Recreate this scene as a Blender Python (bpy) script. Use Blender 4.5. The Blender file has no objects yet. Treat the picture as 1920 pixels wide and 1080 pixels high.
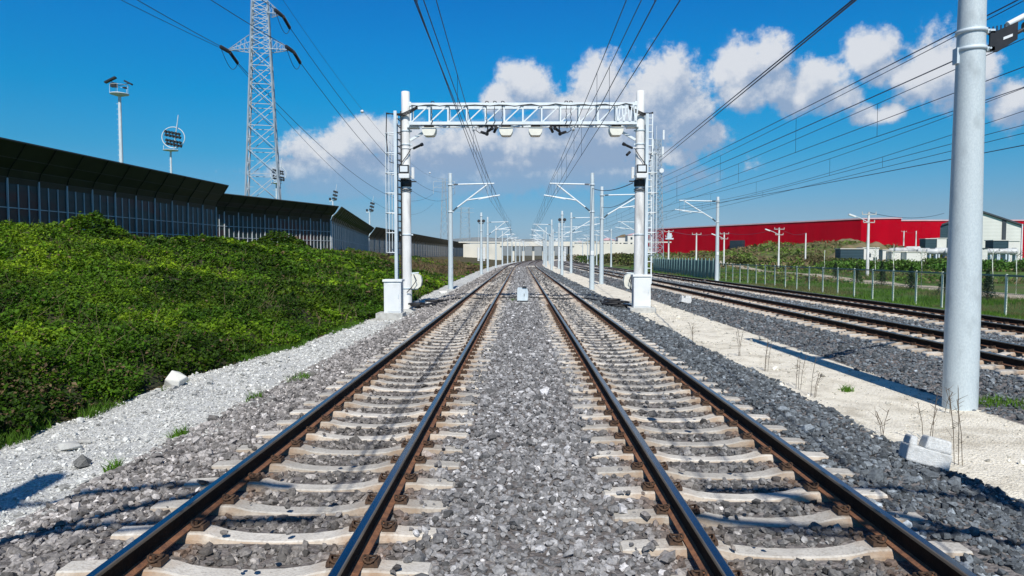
import bpy, math, random
import numpy as np
from mathutils import Vector, Matrix, Euler

random.seed(7); rng = np.random.default_rng(7)
scene = bpy.context.scene
COL = scene.collection
PI = math.pi
R = math.radians

# ------------------------------------------------------------------ camera
F = 1290.0; CAMZ = 2.17
PITCH = math.atan(61 / F); YAW = math.atan(16 / F)
cam = bpy.data.cameras.new('camera'); camo = bpy.data.objects.new('camera', cam); COL.objects.link(camo)
camo.location = (0, 0, CAMZ); camo.rotation_euler = (PI / 2 - PITCH, 0, YAW)
cam.sensor_width = 36; cam.lens = F / 1920 * 36; cam.clip_start = 0.1; cam.clip_end = 12000
scene.camera = camo
CM = Euler((PI / 2 - PITCH, 0, YAW)).to_matrix()

def ray(px, py):
    return (CM @ Vector(((px - 960) / F, -(py - 540) / F, -1))).normalized()

def W(px, py, Y):
    """point of the place seen at a photo pixel, at a distance Y along the tracks"""
    d = ray(px, py); t = Y / d.y
    return Vector((d.x * t, Y, CAMZ + d.z * t))

# ------------------------------------------------------------------ object helpers
def tag(o, label=None, cat=None, group=None, kind=None):
    if label: o['label'] = label
    if cat: o['category'] = cat
    if group: o['group'] = group
    if kind: o['kind'] = kind
    return o

def T(name, label, cat, loc=(0, 0, 0), group=None):
    o = bpy.data.objects.new(name, None); COL.objects.link(o)
    o.location = loc; o.empty_display_size = 0.2
    return tag(o, label, cat, group)

def wloc(o):
    v = Vector((0, 0, 0))
    while o is not None:
        v += o.location; o = o.parent
    return v

def dup(root, loc=None, label=None, parent=None):
    c = root.copy(); COL.objects.link(c)
    if parent is not None: c.parent = parent
    if loc is not None: c.location = loc
    if label: c['label'] = label
    for ch in KIDS.get(root.name, []):
        d = dup(ch, None, None, c)
    KIDS.setdefault(c.name, [])
    if parent is not None: KIDS.setdefault(parent.name, []).append(c)
    return c
KIDS = {}

class MB:
    def __init__(s): s.v = []; s.f = []; s.m = []; s.s = []
    def add(s, vs, fs, mi=0, smooth=False):
        b = len(s.v); s.v.extend(tuple(v) for v in vs)
        for f in fs:
            s.f.append(tuple(i + b for i in f)); s.m.append(mi); s.s.append(smooth)
    def box(s, c, d, rot=None, mi=0, top=None):
        """box centred at c, size d; rot = Matrix 3x3; top = (sx, sy) scale of its top face"""
        tx, ty = top or (1, 1); h = [x / 2 for x in d]
        vs = []
        for z in (-1, 1):
            kx, ky = (tx, ty) if z > 0 else (1, 1)
            for x, y in ((-1, -1), (1, -1), (1, 1), (-1, 1)):
                p = Vector((x * h[0] * kx, y * h[1] * ky, z * h[2]))
                if rot: p = rot @ p
                vs.append(p + Vector(c))
        s.add(vs, [(3, 2, 1, 0), (4, 5, 6, 7), (0, 1, 5, 4), (1, 2, 6, 5), (2, 3, 7, 6), (3, 0, 4, 7)], mi)
    def beam(s, p, q, w, h=None, mi=0):
        """square bar from p to q"""
        h = h or w; p = Vector(p); q = Vector(q); d = q - p; L = d.length
        if L < 1e-6: return
        rot = d.to_track_quat('Y', 'Z').to_matrix()
        s.box((p + q) / 2, (w, L, h), rot, mi)
    def tube(s, p, q, r, r2=None, n=10, mi=0, cap=True):
        p = Vector(p); q = Vector(q); r2 = r if r2 is None else r2
        d = q - p
        if d.length < 1e-6: return
        rot = d.to_track_quat('Z', 'Y').to_matrix()
        ring = [Vector((math.cos(2 * PI * i / n), math.sin(2 * PI * i / n), 0)) for i in range(n)]
        A = [p + rot @ (x * r) for x in ring]; B = [q + rot @ (x * r2) for x in ring]
        s.add(A + B, [(i, (i + 1) % n, n + (i + 1) % n, n + i) for i in range(n)], mi, True)
        if cap:
            s.add(A, [tuple(range(n - 1, -1, -1))], mi); s.add(B, [tuple(range(n))], mi)
    def path(s, pts, r, n=6, mi=0):
        pts = [Vector(p) for p in pts]; vs = []; k = len(pts)
        for i, p in enumerate(pts):
            d = (pts[min(i + 1, k - 1)] - pts[max(i - 1, 0)])
            rot = d.to_track_quat('Z', 'Y').to_matrix()
            for j in range(n):
                a = 2 * PI * j / n
                vs.append(p + rot @ Vector((math.cos(a) * r, math.sin(a) * r, 0)))
        fs = [(i * n + j, i * n + (j + 1) % n, (i + 1) * n + (j + 1) % n, (i + 1) * n + j) for i in range(k - 1) for j in range(n)]
        s.add(vs, fs, mi, True)
        s.add(vs[:n], [tuple(range(n - 1, -1, -1))], mi); s.add(vs[-n:], [tuple(range(n))], mi)
    def prism(s, pts, ext, mi=0):
        """polygon pts (3-D, planar) pushed along ext"""
        pts = [Vector(p) for p in pts]; e = Vector(ext); n = len(pts)
        s.add(pts, [tuple(range(n - 1, -1, -1))], mi); s.add([p + e for p in pts], [tuple(range(n))], mi)
        for i in range(n):
            j = (i + 1) % n
            s.add([pts[i], pts[j], pts[j] + e, pts[i] + e], [(0, 1, 2, 3)], mi)
    def lathe(s, c, prof, n=14, mi=0, axis=None):
        """prof = [(r, z)...] turned round the vertical (or axis) through c"""
        c = Vector(c); rot = Vector(axis).to_track_quat('Z', 'Y').to_matrix() if axis is not None else Matrix.Identity(3)
        vs = []
        for r, z in prof:
            for j in range(n):
                a = 2 * PI * j / n
                vs.append(c + rot @ Vector((r * math.cos(a), r * math.sin(a), z)))
        k = len(prof)
        s.add(vs, [(i * n + j, i * n + (j + 1) % n, (i + 1) * n + (j + 1) % n, (i + 1) * n + j) for i in range(k - 1) for j in range(n)], mi, True)
        s.add(vs[:n], [tuple(range(n - 1, -1, -1))], mi); s.add(vs[-n:], [tuple(range(n))], mi)
    def torus(s, c, R_, r, axis=(0, 0, 1), n=20, m=6, mi=0):
        c = Vector(c); rot = Vector(axis).to_track_quat('Z', 'Y').to_matrix(); vs = []
        for i in range(n):
            a = 2 * PI * i / n
            for j in range(m):
                b = 2 * PI * j / m; q = R_ + r * math.cos(b)
                vs.append(c + rot @ Vector((q * math.cos(a), q * math.sin(a), r * math.sin(b))))
        s.add(vs, [(i * m + j, ((i + 1) % n) * m + j, ((i + 1) % n) * m + (j + 1) % m, i * m + (j + 1) % m) for i in range(n) for j in range(m)], mi, True)
    def mesh(s, name, mats, off=(0, 0, 0), bevel=0):
        me = bpy.data.meshes.new(name)
        off = Vector(off)
        me.from_pydata([(v[0] - off.x, v[1] - off.y, v[2] - off.z) for v in s.v], [], s.f)
        if not isinstance(mats, (list, tuple)): mats = [mats]
        for m in mats: me.materials.append(m)
        me.polygons.foreach_set('material_index', s.m); me.polygons.foreach_set('use_smooth', s.s)
        me.update(); return me
    def build(s, name, mats, parent=None, bevel=0):
        """vertices are in world space; the object's origin is its parent's origin"""
        off = wloc(parent) if parent is not None else Vector((0, 0, 0))
        o = bpy.data.objects.new(name, s.mesh(name, mats, off)); COL.objects.link(o)
        if parent is not None:
            o.parent = parent; KIDS.setdefault(parent.name, []).append(o)
        if bevel:
            b = o.modifiers.new('bevel', 'BEVEL'); b.width = bevel; b.segments = 2; b.limit_method = 'ANGLE'
        return o

def solo(mb, name, mats, label, cat, loc, group=None, bevel=0):
    """a thing that is one mesh, origin at loc"""
    o = bpy.data.objects.new(name, mb.mesh(name, mats, loc)); COL.objects.link(o); o.location = loc
    if bevel:
        b = o.modifiers.new('bevel', 'BEVEL'); b.width = bevel; b.segments = 2; b.limit_method = 'ANGLE'
    return tag(o, label, cat, group)

def np_mesh(name, V, Fc, k, mats, col=None, smooth=False):
    """big mesh from arrays; Fc is n x k indices; col = per-face rgb stored on corners"""
    me = bpy.data.meshes.new(name); nf = len(Fc)
    me.vertices.add(len(V)); me.vertices.foreach_set('co', np.ascontiguousarray(V, np.float32).ravel())
    me.loops.add(nf * k); me.loops.foreach_set('vertex_index', np.ascontiguousarray(Fc, np.int32).ravel())
    me.polygons.add(nf)
    me.polygons.foreach_set('loop_start', np.arange(0, nf * k, k, dtype=np.int32))
    me.polygons.foreach_set('loop_total', np.full(nf, k, np.int32))
    me.polygons.foreach_set('use_smooth', np.full(nf, smooth))
    for m in (mats if isinstance(mats, (list, tuple)) else [mats]): me.materials.append(m)
    if col is not None:
        a = me.color_attributes.new('tint', 'FLOAT_COLOR', 'CORNER')
        c = np.ones((nf, k, 4), np.float32); c[:, :, :3] = col[:, None, :]
        a.data.foreach_set('color', c.ravel())
    me.update(calc_edges=True); me.validate()
    o = bpy.data.objects.new(name, me); COL.objects.link(o); return o

# ------------------------------------------------------------------ materials
def nodes(m):
    m.use_nodes = True; nt = m.node_tree; nt.nodes.clear(); return nt
def N(nt, t, **kw):
    n = nt.nodes.new(t)
    for k, v in kw.items():
        if k.startswith('i_'):
            key = k[2:]; n.inputs[int(key) if key.isdigit() else key.replace('_', ' ')].default_value = v
        else: setattr(n, k, v)
    return n
def rgba(c): return (c[0], c[1], c[2], 1)

def pmat(name, c1, c2=None, scale=4.0, rough=0.6, metal=0.0, bump=0.0, bscale=30.0, lo=0.35, hi=0.65, detail=6,
         c3=None, s3=1.0, lo3=0.55, hi3=0.7, stretch=(1, 1, 1), spec=0.5):
    m = bpy.data.materials.new(name); nt = nodes(m); L = nt.links.new
    out = N(nt, 'ShaderNodeOutputMaterial'); b = N(nt, 'ShaderNodeBsdfPrincipled')
    L(b.outputs[0], out.inputs[0])
    b.inputs['Roughness'].default_value = rough; b.inputs['Metallic'].default_value = metal
    b.inputs['Specular IOR Level'].default_value = spec
    b.inputs['Base Color'].default_value = rgba(c1)
    g = N(nt, 'ShaderNodeNewGeometry'); mp = N(nt, 'ShaderNodeMapping'); mp.inputs['Scale'].default_value = stretch
    L(g.outputs['Position'], mp.inputs['Vector'])
    if c2 is not None:
        n = N(nt, 'ShaderNodeTexNoise', i_Scale=scale, i_Detail=detail); L(mp.outputs[0], n.inputs['Vector'])
        r = N(nt, 'ShaderNodeMapRange'); r.inputs[1].default_value = lo; r.inputs[2].default_value = hi
        L(n.outputs[0], r.inputs[0])
        mx = N(nt, 'ShaderNodeMix', data_type='RGBA'); mx.inputs[6].default_value = rgba(c1); mx.inputs[7].default_value = rgba(c2)
        L(r.outputs[0], mx.inputs[0]); last = mx.outputs[2]
        if c3 is not None:
            n3 = N(nt, 'ShaderNodeTexNoise', i_Scale=s3, i_Detail=8.0); L(mp.outputs[0], n3.inputs['Vector'])
            r3 = N(nt, 'ShaderNodeMapRange'); r3.inputs[1].default_value = lo3; r3.inputs[2].default_value = hi3
            L(n3.outputs[0], r3.inputs[0])
            m3 = N(nt, 'ShaderNodeMix', data_type='RGBA'); m3.inputs[7].default_value = rgba(c3)
            L(last, m3.inputs[6]); L(r3.outputs[0], m3.inputs[0]); last = m3.outputs[2]
        L(last, b.inputs['Base Color'])
    if bump:
        bn = N(nt, 'ShaderNodeTexNoise', i_Scale=bscale, i_Detail=8.0); L(g.outputs['Position'], bn.inputs['Vector'])
        bp = N(nt, 'ShaderNodeBump', i_Strength=min(1.0, bump), i_Distance=0.02); L(bn.outputs[0], bp.inputs['Height'])
        L(bp.outputs[0], b.inputs['Normal'])
    return m

def tint_mat(name, rough=0.8, bump=0.0, bscale=60, trans=0.0, spec=0.3):
    """base colour comes from each stone's / leaf's own colour"""
    m = bpy.data.materials.new(name); nt = nodes(m); L = nt.links.new
    out = N(nt, 'ShaderNodeOutputMaterial'); b = N(nt, 'ShaderNodeBsdfPrincipled')
    b.inputs['Roughness'].default_value = rough; b.inputs['Specular IOR Level'].default_value = spec
    a = N(nt, 'ShaderNodeVertexColor', layer_name='tint')
    g = N(nt, 'ShaderNodeNewGeometry')
    n = N(nt, 'ShaderNodeTexNoise', i_Scale=bscale, i_Detail=5.0); L(g.outputs['Position'], n.inputs['Vector'])
    r = N(nt, 'ShaderNodeMapRange'); r.inputs[1].default_value = .3; r.inputs[2].default_value = .7; r.inputs[3].default_value = .65; r.inputs[4].default_value = 1.3
    L(n.outputs[0], r.inputs[0])
    mu = N(nt, 'ShaderNodeVectorMath', operation='SCALE'); L(a.outputs[0], mu.inputs[0]); L(r.outputs[0], mu.inputs['Scale'])
    L(mu.outputs[0], b.inputs['Base Color'])
    if bump:
        bp = N(nt, 'ShaderNodeBump', i_Strength=bump, i_Distance=0.01); L(n.outputs[0], bp.inputs['Height']); L(bp.outputs[0], b.inputs['Normal'])
    if trans:
        t = N(nt, 'ShaderNodeBsdfTranslucent'); L(mu.outputs[0], t.inputs[0])
        mx = N(nt, 'ShaderNodeMixShader', i_0=trans); L(b.outputs[0], mx.inputs[1]); L(t.outputs[0], mx.inputs[2]); L(mx.outputs[0], out.inputs[0])
    else: L(b.outputs[0], out.inputs[0])
    return m

M = {}
M['galv'] = pmat('galvanised_steel', (.62, .70, .74), (.50, .58, .63), 6, .5, .0, .08, 40, c3=(.40, .47, .50), s3=1.4, stretch=(1, 1, .25))
M['galv_pole'] = pmat('galvanised_pole_steel', (.55, .62, .64), (.46, .53, .56), 60, .5, .0, .12, 30, c3=(.36, .41, .43), s3=5.0, lo3=.56, hi3=.80, stretch=(1, 1, .5))
M['conc_pole'] = pmat('pole_concrete', (.80, .80, .78), (.70, .70, .69), 5, .75, 0, .15, 50, c3=(.42, .42, .41), s3=1.6, stretch=(1, 1, .3))
M['white_paint'] = pmat('white_paint', (.74, .76, .76), (.69, .72, .73), 3, .38, 0, .02, 20, c3=(.60, .62, .60), s3=2.2, lo3=.6, hi3=.8)
M['white_tube'] = pmat('pale_tube_steel', (.76, .81, .82), (.66, .72, .74), 5, .4, 0, 0)
M['cream'] = pmat('cream_plastic', (.78, .77, .68), (.72, .71, .62), 6, .4)
M['black'] = pmat('black_plastic', (.012, .013, .015), (.02, .02, .022), 10, .5)
M['cable'] = pmat('cable_rubber', (.010, .010, .012), (.016, .016, .018), 12, .6)
M['wire'] = pmat('wire_metal', (.035, .05, .10), (.025, .035, .07), 5, .5, .3)
M['insul'] = pmat('brown_insulator', (.03, .028, .03), (.05, .045, .045), 20, .3)
M['concrete'] = pmat('concrete', (.50, .50, .47), (.40, .40, .38), 6, .85, 0, .4, 60, c3=(.30, .29, .27), s3=3)
def sleeper_mat(name, base, dark, rust):
    """cast concrete with brown drip stains round the rail seats, each sleeper a little different"""
    m = bpy.data.materials.new(name); nt = nodes(m); L = nt.links.new
    out = N(nt, 'ShaderNodeOutputMaterial'); b = N(nt, 'ShaderNodeBsdfPrincipled'); L(b.outputs[0], out.inputs[0]); b.inputs['Roughness'].default_value = .88; b.inputs['Specular IOR Level'].default_value = .25
    g = N(nt, 'ShaderNodeNewGeometry'); tc = N(nt, 'ShaderNodeTexCoord'); oi = N(nt, 'ShaderNodeObjectInfo'); s = N(nt, 'ShaderNodeSeparateXYZ'); L(tc.outputs['Object'], s.inputs[0])
    def noise(sc, d=8.0):
        n = N(nt, 'ShaderNodeTexNoise', i_Scale=sc, i_Detail=d); L(g.outputs['Position'], n.inputs['Vector']); return n.outputs[0]
    def mr(v, a, b_, c, d):
        r = N(nt, 'ShaderNodeMapRange'); L(v, r.inputs[0])
        for i, q in enumerate((a, b_, c, d)): r.inputs[i + 1].default_value = q
        return r.outputs[0]
    def mth(op, a, b_):
        n = N(nt, 'ShaderNodeMath', operation=op)
        for i, q in enumerate((a, b_)):
            if isinstance(q, (int, float)): n.inputs[i].default_value = q
            elif q is not None: L(q, n.inputs[i])
        return n.outputs[0]
    def mix(f, a, b_):
        x = N(nt, 'ShaderNodeMix', data_type='RGBA'); L(f, x.inputs[0])
        for i, q in ((6, a), (7, b_)):
            if isinstance(q, tuple): x.inputs[i].default_value = rgba(q)
            else: L(q, x.inputs[i])
        return x.outputs[2]
    c = mix(mr(noise(6), .35, .65, 0, 1), base, dark)
    c = mix(mr(noise(38), .5, .72, 0, .6), c, (.30, .27, .23))
    d = mth('ABSOLUTE', mth('SUBTRACT', mth('ABSOLUTE', s.outputs[0], None), .7535), None)
    st = mth('MULTIPLY', mr(d, .10, .36, 1, 0), mr(noise(9), .3, .62, 0, 1))
    c = mix(mth('MULTIPLY', st, .62), c, rust)
    v = N(nt, 'ShaderNodeVectorMath', operation='SCALE'); L(c, v.inputs[0]); L(mr(oi.outputs['Random'], 0, 1, .74, 1.12), v.inputs['Scale']); L(v.outputs[0], b.inputs['Base Color'])
    bp = N(nt, 'ShaderNodeBump', i_Strength=.6, i_Distance=.012); L(noise(60), bp.inputs['Height']); L(bp.outputs[0], b.inputs['Normal'])
    return m
M['sleeper'] = sleeper_mat('sleeper_concrete', (.62, .59, .535), (.50, .475, .43), (.30, .19, .11))
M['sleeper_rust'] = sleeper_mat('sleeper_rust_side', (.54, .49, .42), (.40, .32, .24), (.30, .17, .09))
M['rust'] = pmat('rail_rust', (.030, .016, .010), (.014, .009, .007), 9, .8, 0, .3, 50, spec=.15)
M['rust_foot'] = pmat('rail_foot_rust', (.26, .115, .055), (.13, .06, .035), 14, .85, 0, .5, 70)
M['rail_top'] = pmat('rail_polished', (.22, .24, .27), (.17, .18, .20), 20, .22, 1.0, 0, stretch=(1, .05, 1))
M['rail_edge'] = pmat('rail_worn_edge', (.30, .25, .19), (.18, .15, .12), 12, .45, .6, 0, stretch=(1, .1, 1))
M['clip'] = pmat('clip_rust', (.10, .055, .03), (.05, .03, .02), 30, .8, .1, .3, 60)
M['glass_dark'] = None
M['block'] = pmat('pale_cast_concrete', (.66, .67, .66), (.52, .53, .52), 40, .85, 0, .6, 90, c3=(.44, .44, .42), s3=6)
M['mirror'] = pmat('lamp_glass', (.72, .76, .78), (.66, .70, .72), 5, .2, 0, 0)
# ------------------------------------------------------------------ lie of the land
RT = 0.182                       # rail top above the sleeper seat (z = 0)
TRACKS = [-1.92, 2.06, 10.37, 14.77]
CURVE_Y, CURVE_R = 110.0, 2470.0
def cv(y):
    y = np.asarray(y, float); t = np.clip(y - CURVE_Y, 0, None); return t * t / (2 * CURVE_R)
def cvs(y): return float(cv(y))

_lat = rng.random((256, 256))
def vnoise(x, y):
    x = np.asarray(x, float); y = np.asarray(y, float)
    xi = np.floor(x).astype(int); yi = np.floor(y).astype(int); fx = x - xi; fy = y - yi
    fx = fx * fx * (3 - 2 * fx); fy = fy * fy * (3 - 2 * fy)
    a = _lat[xi & 255, yi & 255]; b = _lat[(xi + 1) & 255, yi & 255]; c = _lat[xi & 255, (yi + 1) & 255]; d = _lat[(xi + 1) & 255, (yi + 1) & 255]
    return (a * (1 - fx) + b * fx) * (1 - fy) + (c * (1 - fx) + d * fx) * fy
def fbm(x, y, o=4):
    s = 0; a = .5
    for i in range(o):
        s = s + a * vnoise(x * 2 ** i + 17.3 * i, y * 2 ** i + 5.1 * i); a *= .5
    return s / (1 - .5 ** o)
def sst(a, b, x):
    t = np.clip((np.asarray(x, float) - a) / (b - a), 0, 1); return t * t * (3 - 2 * t)

# foot line of the noise barrier (X for a Y along the tracks)
BAR_Y = [0, 38, 64, 82, 146, 300, 600]
BAR_X = [-31.0, -28.9, -27.4, -21.4, -30.6, -29.0, -22.0]
def barx(y): return np.interp(y, BAR_Y, BAR_X)
def bartop(y): return np.interp(y, [0, 38, 64, 85, 110, 150, 600], [3.1, 2.95, 2.4, 1.95, 1.75, 1.7, 1.6])
def verge(y):                    # where the brambles meet the crushed stone
    return np.interp(y, [0, 6, 9.2, 14.6, 18.3, 24, 29, 36, 48, 70, 110, 600], [-7.2, -7.1, -6.95, -7.0, -6.35, -6.05, -5.85, -5.9, -6.1, -6.6, -7.2, -7.2]) + cv(y) + (fbm(y * .9, y * 0 + 3.3, 3) - .5) * .5
def pathx(y): return 29.0 + .13 * (np.asarray(y, float) - 37)

BALLAST_L, BALLAST_R = -4.4, 4.72
def height(x, y):
    x = np.asarray(x, float); y = np.asarray(y, float); u = x - cv(y)
    # formation: stone shoulder, track bed, cess
    prof_u = [-60, -7.2, -6.4, -4.7, -4.25, -3.3, -2.9, -2.45, -1.92, -1.4, -.95, -.62, -.3, .4, .76, 1.08, 1.53, 2.06, 2.6, 3.05, 3.45, 4.6, 5.0, 6.7, 7.2, 8.7, 16.3, 17.6, 18.6, 21, 24, 60, 4000]
    prof_z = [-.42, -.42, -.36, -.30, -.16, -.035, -.055, -.07, -.085, -.07, -.05, -.035, 0, 0, -.035, -.05, -.07, -.085, -.07, -.055, -.030, -.19, -.28, -.26, -.24, -.085, -.085, -.22, -.30, -.30, -.3, -.3, -.3]
    z = np.interp(u, prof_u, prof_z)
    # embankment on the left
    xe = verge(y) - .15; xb = barx(y)
    s = np.clip((xe - x) / np.maximum(xe - (xb + 1.0), 1), 0, 1)
    s2 = np.where(x < xb + 1, 1.0, s)
    rise = (bartop(y) + .42) * (0.55 * s2 + .45 * s2 * s2 * (3 - 2 * s2))
    z = np.where(x < xe, z + rise + (fbm(x * .35, y * .35, 3) - .5) * .5 * np.clip(s2 * 6, 0, 1) * (s2 < .98), z)
    # crushed stone strips are lumpy
    z = z + (fbm(x * 1.1 + 40, y * 1.1, 4) - .5) * .10 * ((u < -4.5) | ((u > 4.8) & (u < 6.6)))
    # field right of the tracks
    f = sst(19, 40, u)
    z = z + f * (fbm(x * .06 + 9, y * .06, 3) - .5) * .8
    # spoil bank before the red warehouse, brown banks beside the far tracks
    z = z + 4.9 * np.exp(-((y - 200 - (fbm(x * .05, x * 0, 2) - .5) * 30) / 34) ** 2) * sst(50, 76, x) * (1 - sst(92, 116, x)) * (.75 + .5 * fbm(x * .07 + 3, y * .05, 3))
    z = z + 2.2 * sst(110, 190, y) * sst(19.5, 30, u) * (1 - sst(55, 75, x)) * (.6 + .7 * fbm(x * .1, y * .04, 3)) * (1 - sst(420, 600, y))
    z = z + 1.6 * sst(130, 180, y) * sst(60, 110, x) * (1 - sst(700, 900, y))
    return z

def axis(parts):
    out = []
    for a, b, st in parts: out.append(np.arange(a, b, st))
    return np.concatenate(out + [[parts[-1][1]]])
gx = axis([(-4000, -400, 400), (-400, -60, 20), (-60, -34, 3), (-34, -9, .7), (-9, -3, .13), (-3, 7.6, .16), (7.6, 24, .3), (24, 60, 1.4), (60, 180, 5), (180, 500, 30), (500, 4500, 400)])
gy = axis([(-40, -6, 4), (-6, 3, .8), (3, 22, .15), (22, 50, .4), (50, 150, 1.4), (150, 420, 6), (420, 1000, 40), (1000, 6000, 500)])
GX, GY = np.meshgrid(gx, gy)
GZ = height(GX, GY)
nx, ny = len(gx), len(gy)
V = np.stack([GX, GY, GZ], -1).reshape(-1, 3)
ii = (np.arange(ny - 1)[:, None] * nx + np.arange(nx - 1)[None]).ravel()
Fq = np.stack([ii, ii + 1, ii + nx + 1, ii + nx], -1)

def ground_material():
    m = bpy.data.materials.new('ground_cover'); nt = nodes(m); L = nt.links.new
    out = N(nt, 'ShaderNodeOutputMaterial'); b = N(nt, 'ShaderNodeBsdfPrincipled'); L(b.outputs[0], out.inputs[0])
    b.inputs['Roughness'].default_value = .9; b.inputs['Specular IOR Level'].default_value = .25
    g = N(nt, 'ShaderNodeNewGeometry'); P = g.outputs['Position']
    def noise(s, d=8.0, rough=.55):
        n = N(nt, 'ShaderNodeTexNoise', i_Scale=s, i_Detail=d); n.inputs['Roughness'].default_value = rough; L(P, n.inputs['Vector']); return n.outputs[0]
    def rng_(v, a, b_, c=0., d=1.):
        r = N(nt, 'ShaderNodeMapRange'); r.inputs[1].default_value = a; r.inputs[2].default_value = b_; r.inputs[3].default_value = c; r.inputs[4].default_value = d
        L(v, r.inputs[0]); return r.outputs[0]
    def mix(f, a, b_):
        x = N(nt, 'ShaderNodeMix', data_type='RGBA')
        for s, v in ((0, f), (6, a), (7, b_)):
            if isinstance(v, tuple): x.inputs[s].default_value = rgba(v)
            elif isinstance(v, (int, float)): x.inputs[s].default_value = v
            else: L(v, x.inputs[s])
        return x.outputs[2]
    edge = noise(3.5); edge2 = noise(14.0)
    def layer(name, k=.55):
        a = N(nt, 'ShaderNodeAttribute', attribute_name=name)
        s = N(nt, 'ShaderNodeMath', operation='MULTIPLY_ADD'); L(edge, s.inputs[0]); s.inputs[1].default_value = k; L(a.outputs['Fac'], s.inputs[2])
        s2 = N(nt, 'ShaderNodeMath', operation='MULTIPLY_ADD'); L(edge2, s2.inputs[0]); s2.inputs[1].default_value = k * .7; L(s.outputs[0], s2.inputs[2])
        mid = .5 + k * .5 + k * .35
        return rng_(s2.outputs[0], mid - .1, mid + .1)
    # track bed: broken stone seen as grain
    vo = N(nt, 'ShaderNodeTexVoronoi', i_Scale=17.0); L(P, vo.inputs['Vector'])
    cr = N(nt, 'ShaderNodeRGBToBW'); L(vo.outputs['Color'], cr.inputs[0])
    ballast = mix(rng_(cr.outputs[0], .15, .85), (.085, .08, .08), (.30, .285, .28))
    ballast = mix(rng_(noise(.5), .4, .62, 0, .5), ballast, (.16, .13, .11))
    # crushed white stone
    vw = N(nt, 'ShaderNodeTexVoronoi', i_Scale=42.0); L(P, vw.inputs['Vector'])
    cw = N(nt, 'ShaderNodeRGBToBW'); L(vw.outputs['Color'], cw.inputs[0])
    white = mix(rng_(cw.outputs[0], .1, .9), (.36, .365, .35), (.78, .78, .74))
    white = mix(rng_(noise(1.3), .46, .66, 0, .7), white, (.34, .35, .35))
    # pale dusty soil on the right
    dust = mix(rng_(noise(24), .35, .65), (.76, .70, .57), (.86, .81, .70))
    dust = mix(rng_(noise(2.2), .46, .70, 0, .75), dust, (.46, .41, .32))
    dust = mix(rng_(noise(55), .60, .70, 0, .8), dust, (.20, .17, .13))
    # turf
    grass = mix(rng_(noise(.35), .35, .65), (.060, .135, .018), (.11, .19, .03))
    grass = mix(rng_(noise(9), .4, .65, 0, .55), grass, (.030, .055, .014))
    grass = mix(rng_(noise(.09), .52, .68, 0, .75), grass, (.17, .135, .07))
    soil = mix(rng_(noise(1.2), .4, .6), (.055, .055, .022), (.11, .085, .045))
    brown = mix(rng_(noise(.25), .38, .62), (.085, .12, .03), (.17, .15, .06))
    brown = mix(rng_(noise(2.5), .45, .65, 0, .7), brown, (.055, .075, .022))
    path = mix(rng_(noise(5), .35, .65), (.42, .36, .27), (.52, .46, .36))
    c = grass
    c = mix(layer('bank', .5), c, brown)
    c = mix(layer('slope', .2), c, soil)
    c = mix(layer('path', .35), c, path)
    c = mix(layer('white', .5), c, white)
    c = mix(layer('dust', .45), c, dust)
    c = mix(layer('ballast', .30), c, ballast)
    L(c, b.inputs['Base Color'])
    h1 = N(nt, 'ShaderNodeTexVoronoi', i_Scale=30.0); L(P, h1.inputs['Vector'])
    ad = N(nt, 'ShaderNodeMath', operation='ADD'); L(h1.outputs['Distance'], ad.inputs[0]); L(noise(60), ad.inputs[1])
    bp = N(nt, 'ShaderNodeBump', i_Strength=.8, i_Distance=.02); L(ad.outputs[0], bp.inputs['Height']); L(bp.outputs[0], b.inputs['Normal'])
    return m

ground = np_mesh('ground', V, Fq, 4, ground_material(), smooth=True)
tag(ground, kind='structure')
U = GX - cv(GY)
def lay(name, w):
    a = ground.data.attributes.new(name, 'FLOAT', 'POINT'); a.data.foreach_set('value', np.ascontiguousarray(w, np.float32).ravel())
band = lambda a, b, x, k: sst(a - k, a + k, x) * (1 - sst(b - k, b + k, x))
lay('ballast', np.maximum(band(BALLAST_L, BALLAST_R, U, .25), band(7.15, 17.4, U, .2)))
lay('dust', band(4.5, 7.5, U, .3) + band(17.4, 18.6, U, .35) * .85)
lay('white', (GX > verge(GY)) * (U < -4.0) * 1.0)
lay('slope', (GX < verge(GY) + .05) * 1.0 * (GX > -60))
lay('bank', np.maximum(sst(120, 160, GY) * sst(18, 24, GX) * (1 - sst(95, 118, GX)), .42 * sst(26, 40, GX - pathx(GY) + 29)) * (1 - .35 * sst(60, 75, GX)))
lay('path', band(-1.5, 1.5, GX - pathx(GY), .5) * (GY > 5) * (GY < 155))

# ------------------------------------------------------------------ sky, sun
SUN_EL = 47.0
w = bpy.data.worlds.new('World'); scene.world = w; w.use_nodes = True
nt = w.node_tree; nt.nodes.clear(); L = nt.links.new
wo = N(nt, 'ShaderNodeOutputWorld'); bg = N(nt, 'ShaderNodeBackground'); L(bg.outputs[0], wo.inputs[0])
bg.inputs[1].default_value = .085
sky = N(nt, 'ShaderNodeTexSky', sky_type='NISHITA', sun_disc=False, sun_elevation=R(SUN_EL), sun_rotation=R(180), altitude=50, air_density=1.0, dust_density=.6, ozone_density=2.2)
tc = N(nt, 'ShaderNodeTexCoord'); sx = N(nt, 'ShaderNodeSeparateXYZ'); L(tc.outputs['Generated'], sx.inputs[0])
az = N(nt, 'ShaderNodeMath', operation='ARCTAN2'); L(sx.outputs[0], az.inputs[0]); L(sx.outputs[1], az.inputs[1])
el = N(nt, 'ShaderNodeMath', operation='ARCSINE'); L(sx.outputs[2], el.inputs[0])
er = N(nt, 'ShaderNodeValToRGB'); L(el.outputs[0], er.inputs[0]); cr_ = er.color_ramp
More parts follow.
